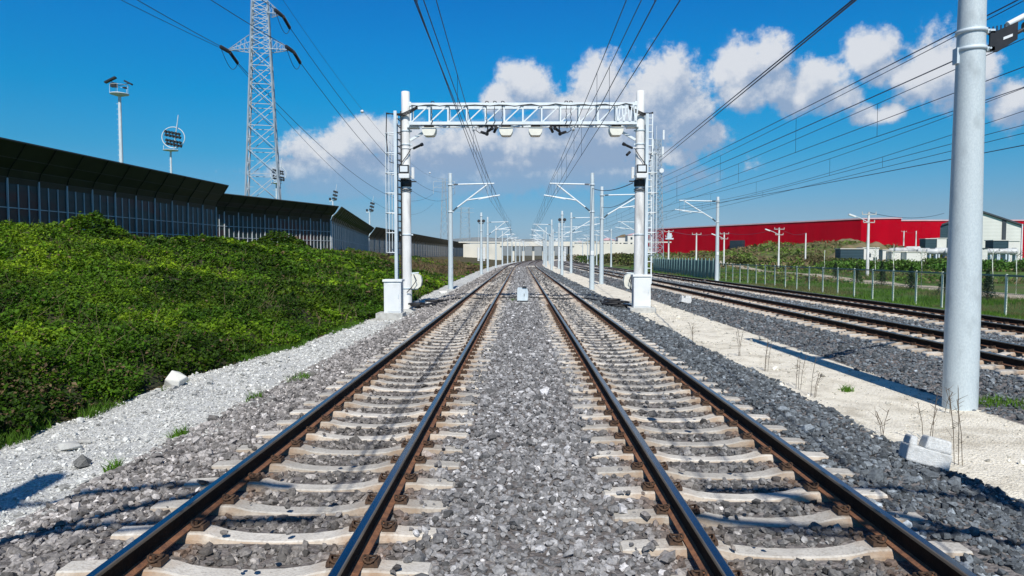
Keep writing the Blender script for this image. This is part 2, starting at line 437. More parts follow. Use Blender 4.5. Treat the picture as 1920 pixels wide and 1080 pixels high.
TINT = [(0, (.46, .66, 1.04)), (.0225, (.44, .64, 1.0)), (.061, (.37, .60, .86)), (.138, (.11, .67, .95)), (.2123, (.01, .74, 1.10)), (.286, (.005, .74, 1.24)), (.36, (.005, .69, 1.30)), (.60, (.10, .36, .70)), (1.0, (.14, .34, .60))]  # upper stops, above the view, darkened to cut the ambient light
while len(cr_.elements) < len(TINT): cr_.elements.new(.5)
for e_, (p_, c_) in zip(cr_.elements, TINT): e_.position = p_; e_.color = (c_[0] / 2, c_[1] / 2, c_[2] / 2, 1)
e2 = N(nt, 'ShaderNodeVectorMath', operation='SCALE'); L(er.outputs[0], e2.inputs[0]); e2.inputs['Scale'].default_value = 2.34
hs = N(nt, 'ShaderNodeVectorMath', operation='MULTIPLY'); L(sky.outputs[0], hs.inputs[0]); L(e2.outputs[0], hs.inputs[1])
cp = N(nt, 'ShaderNodeCombineXYZ'); L(az.outputs[0], cp.inputs[0]); L(el.outputs[0], cp.inputs[1])

# cumulus heaps: (photo px of the heap's middle, its half width and half height)
HEAPS = [(985, 165, 62, 42), (940, 190, 40, 30), (1045, 205, 40, 35), (1128, 160, 60, 55), (1095, 205, 60, 50), (1240, 160, 78, 62), (1290, 205, 55, 60), (1200, 220, 100, 70), (1310, 258, 55, 32),
         (1130, 262, 130, 52), (1000, 268, 110, 48), (900, 265, 70, 40), (700, 262, 70, 42), (640, 285, 80, 34), (590, 288, 58, 28), (770, 285, 80, 45), (850, 282, 70, 50), (700, 318, 140, 30), (960, 310, 120, 26), (640, 345, 120, 22), (620, 320, 110, 34), (720, 345, 120, 30), (560, 320, 60, 26), (820, 338, 300, 34), (1090, 330, 240, 32), (800, 325, 110, 26), (1080, 300, 120, 28), (1230, 290, 110, 26),
         (1395, 130, 62, 50), (1440, 120, 45, 45), (1390, 175, 60, 35), (1460, 165, 40, 35),
         (1530, 165, 62, 44), (1500, 190, 45, 30), (1570, 180, 50, 28), (1625, 90, 52, 38), (1650, 125, 45, 28), (1690, 130, 40, 24),
         (1760, 125, 85, 55), (1835, 130, 50, 50), (1725, 155, 55, 28), (1640, 212, 42, 19), (1668, 205, 28, 20), (1905, 190, 45, 40), (638, 355, 26, 20), (825, 312, 24, 18)]
def azel(px, py):
    d = ray(px, py); return math.atan2(d.x, d.y), math.asin(d.z)
ng = bpy.data.node_groups.new('cloud_field', 'ShaderNodeTree')
ng.interface.new_socket('P', in_out='INPUT', socket_type='NodeSocketVector'); ng.interface.new_socket('F', in_out='OUTPUT', socket_type='NodeSocketFloat')
gi = ng.nodes.new('NodeGroupInput'); go = ng.nodes.new('NodeGroupOutput'); GL = ng.links.new
w1 = N(ng, 'ShaderNodeTexNoise', i_Scale=9.0, i_Detail=3.0); GL(gi.outputs[0], w1.inputs['Vector'])
ws = N(ng, 'ShaderNodeVectorMath', operation='MULTIPLY_ADD'); GL(w1.outputs['Color'], ws.inputs[0]); ws.inputs[1].default_value = (.035, .035, 0); GL(gi.outputs[0], ws.inputs[2])
wo_ = N(ng, 'ShaderNodeVectorMath', operation='SUBTRACT'); GL(ws.outputs[0], wo_.inputs[0]); wo_.inputs[1].default_value = (.0175, .0175, 0)
acc = None
for px, py, rx, ry in HEAPS:
    a, e = azel(px, py); ca = math.cos(math.atan((px - 960) / F)) ** 2
    s = N(ng, 'ShaderNodeVectorMath', operation='SUBTRACT'); GL(wo_.outputs[0], s.inputs[0]); s.inputs[1].default_value = (a, e, 0)
    k = N(ng, 'ShaderNodeVectorMath', operation='MULTIPLY'); GL(s.outputs[0], k.inputs[0]); k.inputs[1].default_value = (F / (rx * ca * 1.06), F / (ry * 1.06), 0)
    ln = N(ng, 'ShaderNodeVectorMath', operation='LENGTH'); GL(k.outputs[0], ln.inputs[0])
    iv = N(ng, 'ShaderNodeMath', operation='SUBTRACT'); iv.inputs[0].default_value = 1.0; GL(ln.outputs['Value'], iv.inputs[1])
    if acc is None: acc = iv.outputs[0]
    else:
        mxn = N(ng, 'ShaderNodeMath', operation='SMOOTH_MAX'); GL(acc, mxn.inputs[0]); GL(iv.outputs[0], mxn.inputs[1]); mxn.inputs[2].default_value = .18; acc = mxn.outputs[0]
n2 = N(ng, 'ShaderNodeTexNoise', i_Scale=26.0, i_Detail=9.0); n2.inputs['Roughness'].default_value = .6; GL(gi.outputs[0], n2.inputs['Vector'])
na = N(ng, 'ShaderNodeMath', operation='MULTIPLY_ADD'); GL(n2.outputs[0], na.inputs[0]); na.inputs[1].default_value = 1.5; na.inputs[2].default_value = -.70
n3_ = N(ng, 'ShaderNodeTexNoise', i_Scale=85.0, i_Detail=6.0); n3_.inputs['Roughness'].default_value = .65; GL(gi.outputs[0], n3_.inputs['Vector'])
nb_ = N(ng, 'ShaderNodeMath', operation='MULTIPLY_ADD'); GL(n3_.outputs[0], nb_.inputs[0]); nb_.inputs[1].default_value = .75; nb_.inputs[2].default_value = -.35
nc_ = N(ng, 'ShaderNodeMath', operation='ADD'); GL(na.outputs[0], nc_.inputs[0]); GL(nb_.outputs[0], nc_.inputs[1])
fa = N(ng, 'ShaderNodeMath', operation='ADD'); GL(acc, fa.inputs[0]); GL(nc_.outputs[0], fa.inputs[1]); GL(fa.outputs[0], go.inputs[0])

g1 = N(nt, 'ShaderNodeGroup'); g1.node_tree = ng; L(cp.outputs[0], g1.inputs[0])
of = N(nt, 'ShaderNodeVectorMath', operation='ADD'); L(cp.outputs[0], of.inputs[0]); of.inputs[1].default_value = (-.010, .026, 0)
g2 = N(nt, 'ShaderNodeGroup'); g2.node_tree = ng; L(of.outputs[0], g2.inputs[0])
al = N(nt, 'ShaderNodeMapRange', interpolation_type='SMOOTHSTEP'); al.inputs[1].default_value = -.10; al.inputs[2].default_value = .46; L(g1.outputs[0], al.inputs[0])
fade = N(nt, 'ShaderNodeMapRange', interpolation_type='SMOOTHSTEP'); fade.inputs[1].default_value = .065; fade.inputs[2].default_value = .14; fade.inputs[3].default_value = .36; L(el.outputs[0], fade.inputs[0])
am = N(nt, 'ShaderNodeMath', operation='MULTIPLY'); L(al.outputs[0], am.inputs[0]); L(fade.outputs[0], am.inputs[1])
am2 = N(nt, 'ShaderNodeMath', operation='MULTIPLY'); L(am.outputs[0], am2.inputs[0]); am2.inputs[1].default_value = .93
df0 = N(nt, 'ShaderNodeMath', operation='SUBTRACT'); L(g1.outputs[0], df0.inputs[0]); L(g2.outputs[0], df0.inputs[1])
n5 = N(nt, 'ShaderNodeTexNoise', i_Scale=11.0, i_Detail=7.0); n5.inputs['Roughness'].default_value = .62; L(cp.outputs[0], n5.inputs['Vector'])
df1 = N(nt, 'ShaderNodeMath', operation='MULTIPLY_ADD'); L(n5.outputs[0], df1.inputs[0]); df1.inputs[1].default_value = 2.6; L(df0.outputs[0], df1.inputs[2])
df2 = N(nt, 'ShaderNodeMath', operation='MULTIPLY_ADD'); L(el.outputs[0], df2.inputs[0]); df2.inputs[1].default_value = 5.0; L(df1.outputs[0], df2.inputs[2])
df = N(nt, 'ShaderNodeMath', operation='SUBTRACT'); L(df2.outputs[0], df.inputs[0]); df.inputs[1].default_value = 2.42
lt = N(nt, 'ShaderNodeMapRange', interpolation_type='SMOOTHSTEP'); lt.inputs[1].default_value = -.62; lt.inputs[2].default_value = .68; L(df.outputs[0], lt.inputs[0])
cc = N(nt, 'ShaderNodeMix', data_type='RGBA'); cc.inputs[6].default_value = (3.5, 4.7, 6.7, 1); cc.inputs[7].default_value = (9.0, 9.2, 9.6, 1); L(lt.outputs[0], cc.inputs[0])
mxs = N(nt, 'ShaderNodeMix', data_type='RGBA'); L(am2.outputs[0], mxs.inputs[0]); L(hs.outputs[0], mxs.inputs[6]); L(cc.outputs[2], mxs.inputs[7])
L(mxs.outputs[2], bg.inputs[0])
w.cycles.sampling_method = 'MANUAL'; w.cycles.sample_map_resolution = 512

sun = bpy.data.lights.new('sun', 'SUN'); sun.energy = 5.0; sun.angle = R(.5); sun.color = (1, .955, .88)
so = bpy.data.objects.new('sun', sun); COL.objects.link(so); so.rotation_euler = (R(90 - SUN_EL), 0, R(2.0)); so.location = (0, -20, 40)
vs_ = scene.view_settings; vs_.view_transform = 'Standard'; vs_.look = 'None'; vs_.exposure = 0; vs_.gamma = 1; vs_.use_curve_mapping = False
scene.display_settings.display_device = 'sRGB'
# ------------------------------------------------------------------ rails
# half profile of a rail (x from the middle, z from the foot's underside); index = material of the face that follows
RP = [(0.075, 0.0, 2), (0.075, .011, 1), (.045, .017, 0), (.018, .030, 0), (.0085, .055, 0), (.0085, .118, 0), (.016, .131, 0), (.036, .138, 0), (.036, .148, 2 + 1), (.0345, .166, 3), (.026, .1715, 2 + 2), (-.026, .1715, 3)]
prof = [(x, z) for x, z, m in RP[:-1]] + [(-x, z) for x, z, m in RP[:-1]][::-1]
nP = len(prof)
def rail_mats(i):
    a, b = prof[i], prof[(i + 1) % nP]; z = (a[1] + b[1]) / 2
    if z > .1712: return 2
    if z > .150: return 3
    if .008 < z < .032 and abs(a[0] - b[0]) > .02: return 1
    if z < .012: return 1
    return 0
RM = [rail_mats(i) for i in range(nP)]
def make_rail(cx, label):
    ys = np.concatenate([np.arange(-8, 60, 4.), np.arange(60, 130, 6.), np.arange(130, 640, 10.)])
    mb = MB(); rows = []
    for y in ys:
        X = cx + cvs(y); rows.append([(X + x, y, z + .0105) for x, z in prof])
    for a, b in zip(rows, rows[1:]):
        for i in range(nP):
            j = (i + 1) % nP
            mb.add([a[i], a[j], b[j], b[i]], [(3, 2, 1, 0)], RM[i], False)
    mb.add(rows[0], [tuple(range(nP))], 0)
    return solo(mb, 'rail', [M['rust'], M['rust_foot'], M['rail_top'], M['rail_edge']], label, 'rail', (cx, 0, 0), 'rails of the four tracks')
names = [('far left rail of the left main track, dark rusty web and blue polished top', 'inner right rail of the left main track, running beside the middle ballast strip'),
         ('inner left rail of the right main track, running beside the middle ballast strip', 'outer right rail of the right main track, beside the dusty pale strip'),
         ('nearer rail of the first side track, just behind the big round pole', 'farther rail of the first side track, dark band beyond the round pole'),
         ('nearer rail of the second side track, above the strip of tan sleepers', 'outermost right rail of all, beside the green grass verge')]
for t, (a, b) in zip(TRACKS, names):
    make_rail(t - .7535, a); make_rail(t + .7535, b)

# ------------------------------------------------------------------ sleepers
def sleeper_mesh(seed, half=1.3):
    r = random.Random(seed)
    st = [(-1.30, -.035, .78), (-1.285, -.012, .9), (-1.10, -.004, .98), (-.98, .0, 1), (-.94, .004, 1), (-.60, .004, 1), (-.53, -.006, .98), (-.42, -.036, .9), (-.25, -.056, .84), (0, -.064, .82)]
    st = st + [(-x, z, k) for x, z, k in st[-2::-1]]
    rows = []
    for x, z, k in st:
        wt = .098 * k; wb = .145
        j = lambda: r.uniform(-.003, .003)
        rows.append([(x, -wb, -.21), (x, -wt - .022, z - .045 + j()), (x, -wt + j(), z - .010), (x, -wt + .012, z + j() * .5), (x, wt - .012, z + j() * .5), (x, wt + j(), z - .010), (x, wt + .022, z - .045 + j()), (x, wb, -.21)])
    mb = MB(); n = 8
    for a, b in zip(rows, rows[1:]):
        for i in range(n):
            j = (i + 1) % n
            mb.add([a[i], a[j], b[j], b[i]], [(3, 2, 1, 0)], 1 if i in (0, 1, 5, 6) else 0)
    mb.add(rows[0], [tuple(range(n))], 0); mb.add(rows[-1], [tuple(range(n - 1, -1, -1))], 0)
    return mb.mesh('sleeper', [M['sleeper'], M['sleeper_rust']])
SLM = [sleeper_mesh(i) for i in range(5)]
def clip_mesh(s):
    """spring clip on the rail foot; s = side of the rail it sits on"""
    mb = MB()
    mb.box((s * .125, 0, .016), (.10, .11, .022), None, 0, (.85, .9))
    mb.box((s * .168, 0, .026), (.03, .12, .036), None, 0, (.7, .9))
    pts = []
    for i in range(15):
        a = -PI * .95 + 2 * PI * .95 * i / 14
        pts.append((s * (.115 + .048 * math.cos(a)), .055 * math.sin(a), .050 + .012 * math.cos(2 * a)))
    mb.path(pts, .0085, 6)
    mb.tube((s * .1, 0, .02), (s * .1, 0, .062), .013, n=8)
    return mb.mesh('rail_clip', M['clip'])
CLM = {s: clip_mesh(s) for s in (-1, 1)}
SP = .60
sleeper_y = []
GRP = ['sleepers of the left main track', 'sleepers of the right main track', 'sleepers of the first side track', 'sleepers of the second side track']
LAB = ['pale concrete sleeper under the left main track, set in grey ballast', 'cream concrete sleeper under the right main track, dipping in its middle',
       'pale sleeper under the first side track, half hidden by its two dark rails', 'tan sleeper under the second side track, before the grass verge']
NEAR = [(2.9, 56), (3.05, 56), (11.2, 56), (16.2, 52)]
far = MB(); nsl = 0
for k, (t, (y0, y1)) in enumerate(zip(TRACKS, NEAR)):
    y = y0 + [.02, .26, .1, .33][k]
    i = 0
    while y < 150:
        ry = y + random.uniform(-.015, .015); sleeper_y.append((k, ry))
        X = t + cvs(y) + random.uniform(-.015, .015); rz = random.uniform(-.006, .006)
        if y < y1 and nsl < 300:
            o = bpy.data.objects.new('sleeper', random.choice(SLM)); COL.objects.link(o); o.location = (X, ry, 0); o.rotation_euler = (0, 0, rz); nsl += 1
            tag(o, LAB[k], 'sleeper', GRP[k])
            if y < (30 if k < 2 else 24):
                for q in (-.7535, .7535):
                    for s in (-1, 1):
                        c = bpy.data.objects.new('rail_clip', CLM[s]); COL.objects.link(c); c.parent = o; c.location = (q, 0, .004)
        else:
            far.box((X, ry, -.145), (2.56, .25, .2), None, 0, (1, .8))
        y += SP; i += 1
for k in (0, 1, 2, 3):            # behind the lens the track simply goes on
    y = NEAR[k][0] - .3
    while y > -7:
        far.box((TRACKS[k], y, -.11), (2.56, .25, .2), None, 0, (1, .8)); y -= SP
fo = far.build('distant_sleepers', M['sleeper']); tag(fo, 'far concrete sleepers merging into pale stripes down the tracks', 'sleepers', None, 'stuff')

# ------------------------------------------------------------------ broken stone
phi = (1 + 5 ** .5) / 2
ICO = np.array([(-1, phi, 0), (1, phi, 0), (-1, -phi, 0), (1, -phi, 0), (0, -1, phi), (0, 1, phi), (0, -1, -phi), (0, 1, -phi), (phi, 0, -1), (phi, 0, 1), (-phi, 0, -1), (-phi, 0, 1)], float) / math.sqrt(1 + phi * phi)
ICF = np.array([(0, 11, 5), (0, 5, 1), (0, 1, 7), (0, 7, 10), (0, 10, 11), (1, 5, 9), (5, 11, 4), (11, 10, 2), (10, 7, 6), (7, 1, 8), (3, 9, 4), (3, 4, 2), (3, 2, 6), (3, 6, 8), (3, 8, 9), (4, 9, 5), (2, 4, 11), (6, 2, 10), (8, 6, 7), (9, 8, 1)])
VAR = []
for i in range(24):
    v = ICO * rng.uniform(.62, 1.28, (12, 1)) * rng.uniform(.65, 1.25, (1, 3)); v = v + rng.normal(0, .1, (12, 3)); VAR.append(v)
VAR = np.array(VAR)
def stones(name, x, y, z, size, col, mat):
    n = len(x); va = VAR[rng.integers(0, len(VAR), n)]
    q = rng.normal(size=(n, 4)); q /= np.linalg.norm(q, axis=1, keepdims=True); a, b, c, d = q.T
    Rm = np.stack([1 - 2 * (c * c + d * d), 2 * (b * c - a * d), 2 * (b * d + a * c), 2 * (b * c + a * d), 1 - 2 * (b * b + d * d), 2 * (c * d - a * b), 2 * (b * d - a * c), 2 * (c * d + a * b), 1 - 2 * (b * b + c * c)], -1).reshape(n, 3, 3)
    v = np.einsum('nij,nkj->nki', Rm, va) * (size[:, None, None] * .5)
    v[:, :, 2] *= .8
    v += np.stack([x, y, z], -1)[:, None, :]
    f = (np.arange(n)[:, None, None] * 12 + ICF[None]).reshape(-1, 3)
    fc = np.repeat(col, 20, 0) * rng.uniform(.9, 1.1, (n * 20, 1))
    return np_mesh(name, v.reshape(-1, 3), f, 3, mat, fc)
SY = [np.array([s for k, s in sleeper_y if k == kk]) for kk in range(4)]
def scatter(x0, x1, y0, y1, dens, size, jit=.30):
    n = int((x1 - x0) * (y1 - y0) * dens)
    x = rng.uniform(x0, x1, n); y = rng.uniform(y0, y1, n); s = size * np.exp(rng.normal(0, jit, n))
    return x, y, s
def off_sleeper(x, y, stray=.022):
    keep = np.ones(len(x), bool)
    for k, t in enumerate(TRACKS):
        near = np.abs(x - t) < 1.33
        yy = SY[k]; j = np.clip(np.searchsorted(yy, y), 1, len(yy) - 1)
        d = np.minimum(np.abs(y - yy[j - 1]), np.abs(y - yy[j]))
        covered = (d < .145) & near
        # the middle strip spills over the inner sleeper ends
        if k == 0: covered &= ~((x > t + 1.05) & (vnoise(x * 9, y * 9) > .62))
        if k == 1: covered &= ~((x < t - 1.05) & (vnoise(x * 9, y * 9) > .62))
        keep &= ~(covered & (rng.random(len(x)) > stray))
        keep &= ~(near & (np.abs(np.abs(x - t) - .7535) < .11))
    return keep
xs_, ys_, ss_ = [], [], []
for a in [(-5.0, 5.1, 2.6, 9, 520, .055), (-4.9, 5.2, 9, 16, 360, .057), (-4.9, 5.3, 16, 30, 190, .064), (-4.9, 5.3, 30, 52, 80, .085), (-4.9, 5.5, 52, 80, 34, .11), (-4.9, 6.2, 80, 130, 12, .15),
          (6.5, 17.6, 10, 20, 230, .056), (6.5, 17.6, 20, 36, 95, .075), (6.5, 17.6, 36, 60, 34, .10), (6.5, 17.6, 60, 120, 8, .15)]:
    x, y, s = scatter(*a)
    e = (fbm(x * 2, y * 2, 3) - .5) * 1.1
    x = x + cv(y); u_ = x - cv(y); fs = np.min(np.abs(np.abs(u_[:, None] - np.array(TRACKS)[None]) - 1.08), 1) < .22; fm = np.min(np.abs(u_[:, None] - np.array(TRACKS)[None]), 1) < .72
    thin = np.where(fs, .12, np.where(fm, .5, 1.0)); k = (off_sleeper(x, y) | (y > 56)) & ((y < 56) | (rng.random(len(x)) < thin)) & ((x > BALLAST_L - .1 + e * .5) & (x < BALLAST_R + .1 + e * .5) | (x > 7.15 + e * .35)) & (np.abs(x) < .80 * y + 1)
    xs_.append(x[k]); ys_.append(y[k]); ss_.append(s[k])
x = np.concatenate(xs_); y = np.concatenate(ys_); s = np.concatenate(ss_)
z = height(x, y) + rng.uniform(-.1, .32, len(x)) * s
on = np.zeros(len(x), bool)
for k, t in enumerate(TRACKS):
    j = np.clip(np.searchsorted(SY[k], y), 1, len(SY[k]) - 1); d = np.minimum(np.abs(y - SY[k][j - 1]), np.abs(y - SY[k][j]))
    on |= (np.abs(x - t) < 1.3) & (d < .12)
z = np.where(on, .3 * s - .01, z); z = np.where(y > 56, z - .012, z)
g = np.clip(np.exp(rng.normal(-1.50, .42, len(x))), .06, .62)
g = g * np.where(rng.random(len(x)) < .06, 1.6, 1)
k1 = sst(-3.6, -1.0, x); k2 = sst(.9, 3.2, x); between = sum(((np.abs(x - t) < .7) * 1. for t in TRACKS[:2]))
warm = np.array([1.07, 1.0, .95]); neut = np.array([1.0, .985, .985]); cold = np.array([.86, .97, 1.06]); brn = np.array([1.1, .98, .86])
tintc = warm[None] * (1 - k1)[:, None] + neut[None] * (k1 * (1 - k2))[:, None] + cold[None] * k2[:, None]
tintc = np.where(between[:, None] > 0, .5 * tintc + .5 * brn, tintc)
g = g * np.where(x > 3.2, .54, 1.0) * np.where(between > 0, .72, 1.0) * np.where(x > 8.8, 1.15, 1)
rustn = np.zeros(len(x))
for t in TRACKS:
    rustn += np.exp(-((np.abs(np.abs(x - t) - .7535) - .10) / .15) ** 2)
oil = np.where(between > 0, .86 + .2 * fbm(x * .7, y * .7, 3), 1.0)
cst = g[:, None] * tintc * oil[:, None]
cst = cst * (1 - .6 * np.clip(rustn, 0, 1)[:, None]) + np.array([.16, .085, .045]) * (.6 * np.clip(rustn, 0, 1))[:, None] * (.6 + .8 * rng.random((len(x), 1)))
M['stone'] = tint_mat('broken_stone', .85, .5, 45)
o = stones('ballast', x, y, z, s, cst, M['stone']); tag(o, 'angular grey ballast stones filling and flanking the tracks', 'ballast', None, 'stuff')

# crushed white stone on the left strip, grit on the pale strip
xs_, ys_, ss_, cs_ = [], [], [], []
for x0, x1, y0, y1, de, sz, kind in [(-7.3, -3.8, 5.5, 12, 420, .030, 0), (-7.3, -3.8, 12, 24, 200, .042, 0), (-7.0, -3.9, 24, 45, 60, .06, 0), (-7.3, -3.6, 6, 30, 3, .10, 0), (4.4, 7.6, 6.5, 16, 60, .022, 1), (4.4, 7.6, 16, 34, 24, .035, 1), (4.3, 7.6, 7, 40, 1.6, .08, 1)]:
    x, y, s = scatter(x0, x1, y0, y1, de, sz, .38); e = (fbm(x * 1.6, y * 1.6, 3) - .5) * 1.6
    if kind == 0: k = (x > verge(y)) & (x < BALLAST_L + .25 + e)
    else: k = (x > BALLAST_R - .2 + e * .6) & (x < 7.2 + e * .5)
    k &= np.abs(x) < .80 * y + 1
    x, y, s = x[k], y[k], s[k]
    xs_.append(x); ys_.append(y); ss_.append(s)
    b = np.clip(rng.normal(.50, .13, len(x)), .15, .8)
    cs_.append(b[:, None] * (np.array([1, 1, .95]) if kind == 0 else np.array([1.05, 1.0, .86])))
x = np.concatenate(xs_); y = np.concatenate(ys_); s = np.concatenate(ss_)
o = stones('crushed_stone', x, y, height(x, y) + rng.uniform(-.2, .3, len(x)) * s, s, np.concatenate(cs_), M['stone'])
tag(o, 'pale crushed stone and grit along the track edges', 'crushed stone', None, 'stuff')

# ------------------------------------------------------------------ brambles on the embankment
def canopy(x, y):
    e = np.clip((verge(y) - x) / 1.6, 0, 1)
    h = .10 + .58 * fbm(x * .42, y * .42, 4) + .34 * np.abs(2 * vnoise(x * 2.3, y * 2.3) - 1) + .17 * vnoise(x * 5.1 + 3, y * 5.1) + .45 * sst(.52, .72, fbm(x * .13 + 7, y * .13, 2))
    h = h * (.25 + .75 * e) * np.where(x < barx(y) + 2.5, .8, 1)
    h = h * (1 - .72 * sst(44, 75, y) * sst(-20, -9, x)) * (1 - .55 * sst(70, 110, y))
    return h
def in_bram(x, y): return (x < verge(y) + (fbm(x * 2.2, y * 2.2, 3) - .5) * .5) & (x > barx(y) + .25)
# dense twiggy mass under the leaves
bx = np.arange(-32, -5.0, .35); by = np.concatenate([np.arange(5, 40, .35), np.arange(40, 170, 1.2)])
BX, BY = np.meshgrid(bx, by); BZ = height(BX, BY) + canopy(BX, BY) - .22
ins = (BX < verge(BY) - .1) & (BX > barx(BY) - .2)
BZ = np.where(ins, BZ, height(BX, BY) - .25)
Vb = np.stack([BX, BY, BZ], -1).reshape(-1, 3); n_x = len(bx)
ii = (np.arange(len(by) - 1)[:, None] * n_x + np.arange(n_x - 1)[None]).ravel()
Fb = np.stack([ii, ii + 1, ii + n_x + 1, ii + n_x], -1)
M['twigs'] = pmat('bramble_twigs', (.020, .026, .009), (.045, .040, .018), 6, .95, 0, 1, 12, c3=(.012, .018, .006), s3=2)
px_, py_, sz_ = [], [], []
for x0, x1, y0, y1, de, sz in [(-12, -5.6, 6, 14, 2600, .035), (-19, -5.6, 14, 24, 1700, .043), (-25, -5.6, 24, 34, 850, .062), (-31, -5.6, 34, 50, 430, .092), (-31, -5.6, 50, 80, 150, .15), (-32, -6.5, 80, 160, 22, .36)]:
    x, y, s = scatter(x0, x1, y0, y1, de, sz, .28); k = in_bram(x, y) & (x > -.80 * y - 1.5)
    # gaps: thinner in hollows
    k &= rng.random(len(x)) < (.12 + .88 * sst(.34, .55, fbm(x * 2.1, y * 2.1, 3)))
    px_.append(x[k]); py_.append(y[k]); sz_.append(s[k])
x = np.concatenate(px_); y = np.concatenate(py_); s = np.concatenate(sz_); n = len(x)
# two taller shrubs break the crest line
cz = canopy(x, y)
for sx_, sy_, r_, hh in [(-24.0, 38.5, 1.5, 1.3), (-23.0, 66.0, 2.4, 1.9)]:
    cz = cz + hh * np.exp(-((x - sx_) ** 2 + (y - sy_) ** 2) / r_ ** 2)
dep = rng.random(n) ** 1.5 * .38
z = height(x, y) + cz - dep + rng.normal(0, .05, n) + .08
nrm = rng.normal(0, .62, (n, 3)); nrm[:, 2] = np.abs(nrm[:, 2]) + .55; nrm[:, 1] -= .25
nrm /= np.linalg.norm(nrm, axis=1, keepdims=True)
t0 = np.cross(nrm, rng.normal(size=(n, 3))); t0 /= np.linalg.norm(t0, axis=1, keepdims=True); t1 = np.cross(nrm, t0)
c0 = np.stack([x, y, z], -1); hs_ = s[:, None]
q = np.stack([c0 - t0 * hs_ * .95, c0 - t1 * hs_ * .6 + nrm * hs_ * .15, c0 + t0 * hs_ * .95, c0 + t1 * hs_ * .6 + nrm * hs_ * .15], 1)
patch = fbm(x * .22 + 50, y * .22, 3); spec_k = np.where(patch > .56, .55, np.where(patch < .42, 1.22, .9))[:, None]; clump = fbm(x * .8, y * .8, 3); big = fbm(x * .16 + 3, y * .16, 3)
gr = np.array([.056, .135, .006])[None] * (.35 + 1.2 * rng.random((n, 1)))
ye = np.array([.19, .32, .012])[None] * (.6 + .8 * rng.random((n, 1)))
mixk = np.clip((clump - .47) * 2.4 + rng.normal(0, .22, n), 0, 1)[:, None]
cl = (gr * (1 - mixk) + ye * mixk) * spec_k * np.where(patch[:, None] < .42, np.array([[1.12, 1.0, 1.0]]), 1.0)
dryf = sst(.55, .72, fbm(x * .5 + 11, y * .5, 3)) * sst(2.6, .4, verge(y) - x) * .25 + sst(52, 95, y) * sst(-22, -10, x) * .85 * sst(.25, .5, fbm(x * .3, y * .12, 2)) + .03
dry = (rng.random(n) < dryf)[:, None]
cl = np.where(dry, np.array([.15, .105, .055])[None] * (.6 + .7 * rng.random((n, 1))), cl)
M['leaf'] = tint_mat('bramble_leaf', .55, 0, 3, .34, .18)
bo = np_mesh('bramble_thicket', q.reshape(-1, 3), np.arange(n * 4).reshape(-1, 4), 4, M['leaf'], cl)
tag(bo, 'dense green bramble thicket covering the embankment below the noise barrier', 'brambles', None, 'stuff')
bt = np_mesh('undergrowth', Vb, Fb, 4, M['twigs'], smooth=False); tag(bt, 'dark tangled stems under the bramble leaves on the embankment', 'undergrowth', None, 'stuff')

# ------------------------------------------------------------------ grass
def blades(x, y, h, wd, col, name, label):
    n = len(x); a = rng.uniform(0, 2 * PI, n); lean = rng.normal(0, .45, (n, 2)) * h[:, None]
    z = height(x, y) - .02; b = np.stack([x, y, z], -1); dx = np.stack([np.cos(a) * wd, np.sin(a) * wd, np.zeros(n)], -1)
    mid = b + np.stack([lean[:, 0] * .35, lean[:, 1] * .35, h * .6], -1); tip = b + np.stack([lean[:, 0], lean[:, 1], h], -1)
    v = np.stack([b - dx, b + dx, mid + dx * .7, tip, mid - dx * .7], 1)
    base = np.arange(n)[:, None] * 5
    f = np.concatenate([base + np.array([[0, 1, 2, 4]])]); f2 = base + np.array([[4, 2, 3, 3]])
    me_f = np.concatenate([f, base + np.array([[4, 2, 3, 0]])])[:n]
    tri = np.concatenate([base + np.array([[0, 1, 2]]), base + np.array([[0, 2, 4]]), base + np.array([[4, 2, 3]])])
    o = np_mesh(name, v.reshape(-1, 3), tri, 3, M['leaf'], np.concatenate([col, col, col]))
    return tag(o, label, 'grass', None, 'stuff')
gx_, gy_, gh_, gw_, gc_ = [], [], [], [], []
def addg(x, y, h, wd, c):
    gx_.append(x); gy_.append(y); gh_.append(h); gw_.append(wd); gc_.append(c)
green = lambda n, k=1: np.array([.11, .235, .022])[None] * (.6 + .8 * rng.random((n, 1))) * k
# bright fringe along the bramble edge
x, y, s = scatter(-8.2, -5.5, 7, 34, 900, 1); d = verge(y) - x; p = fbm(x * .7 + 21, y * .7, 3); k = (d > -.22) & (d < .40) & (p > .47)
x, y = x[k], y[k]; n = len(x); addg(x, y, rng.uniform(.05, .22, n), rng.uniform(.005, .010, n), green(n, .72))
# little tufts among the stones
for tx, ty, tr in [(-4.6, 9.1, .12), (-4.35, 11.1, .14), (-4.15, 12.7, .20), (-4.6, 7.6, .08), (7.55, 11.0, .30), (7.9, 10.6, .26), (5.9, 12.4, .12), (-.35, 33, .2)]:
    n = int(900 * tr); a = rng.uniform(0, 2 * PI, n); r_ = tr * np.sqrt(rng.random(n))
    addg(tx + r_ * np.cos(a), ty + r_ * np.sin(a), rng.uniform(.05, .18, n), rng.uniform(.004, .009, n), green(n, 1.0))
# field on the right
for x0, x1, y0, y1, de, h in [(17.7, 21.5, 18, 34, 190, .16), (18.0, 30, 34, 60, 60, .22), (18.3, 48, 60, 110, 14, .35), (21.5, 40, 26, 40, 60, .2)]:
    x, y, s = scatter(x0, x1, y0, y1, de, 1); k = (np.abs(x - pathx(y)) > 1.5) & (x < .82 * y + 1) & (fbm(x * .5, y * .5, 3) > .40); x, y = x[k], y[k]; n = len(x)
    dryk = (fbm(x * .25 + 5, y * .25, 3) > .56)[:, None]
    addg(x, y, h * rng.uniform(.4, 1.3, n), h * .05 * rng.uniform(.6, 1.2, n), np.where(dryk, np.array([.19, .18, .075])[None], green(n, .85)))
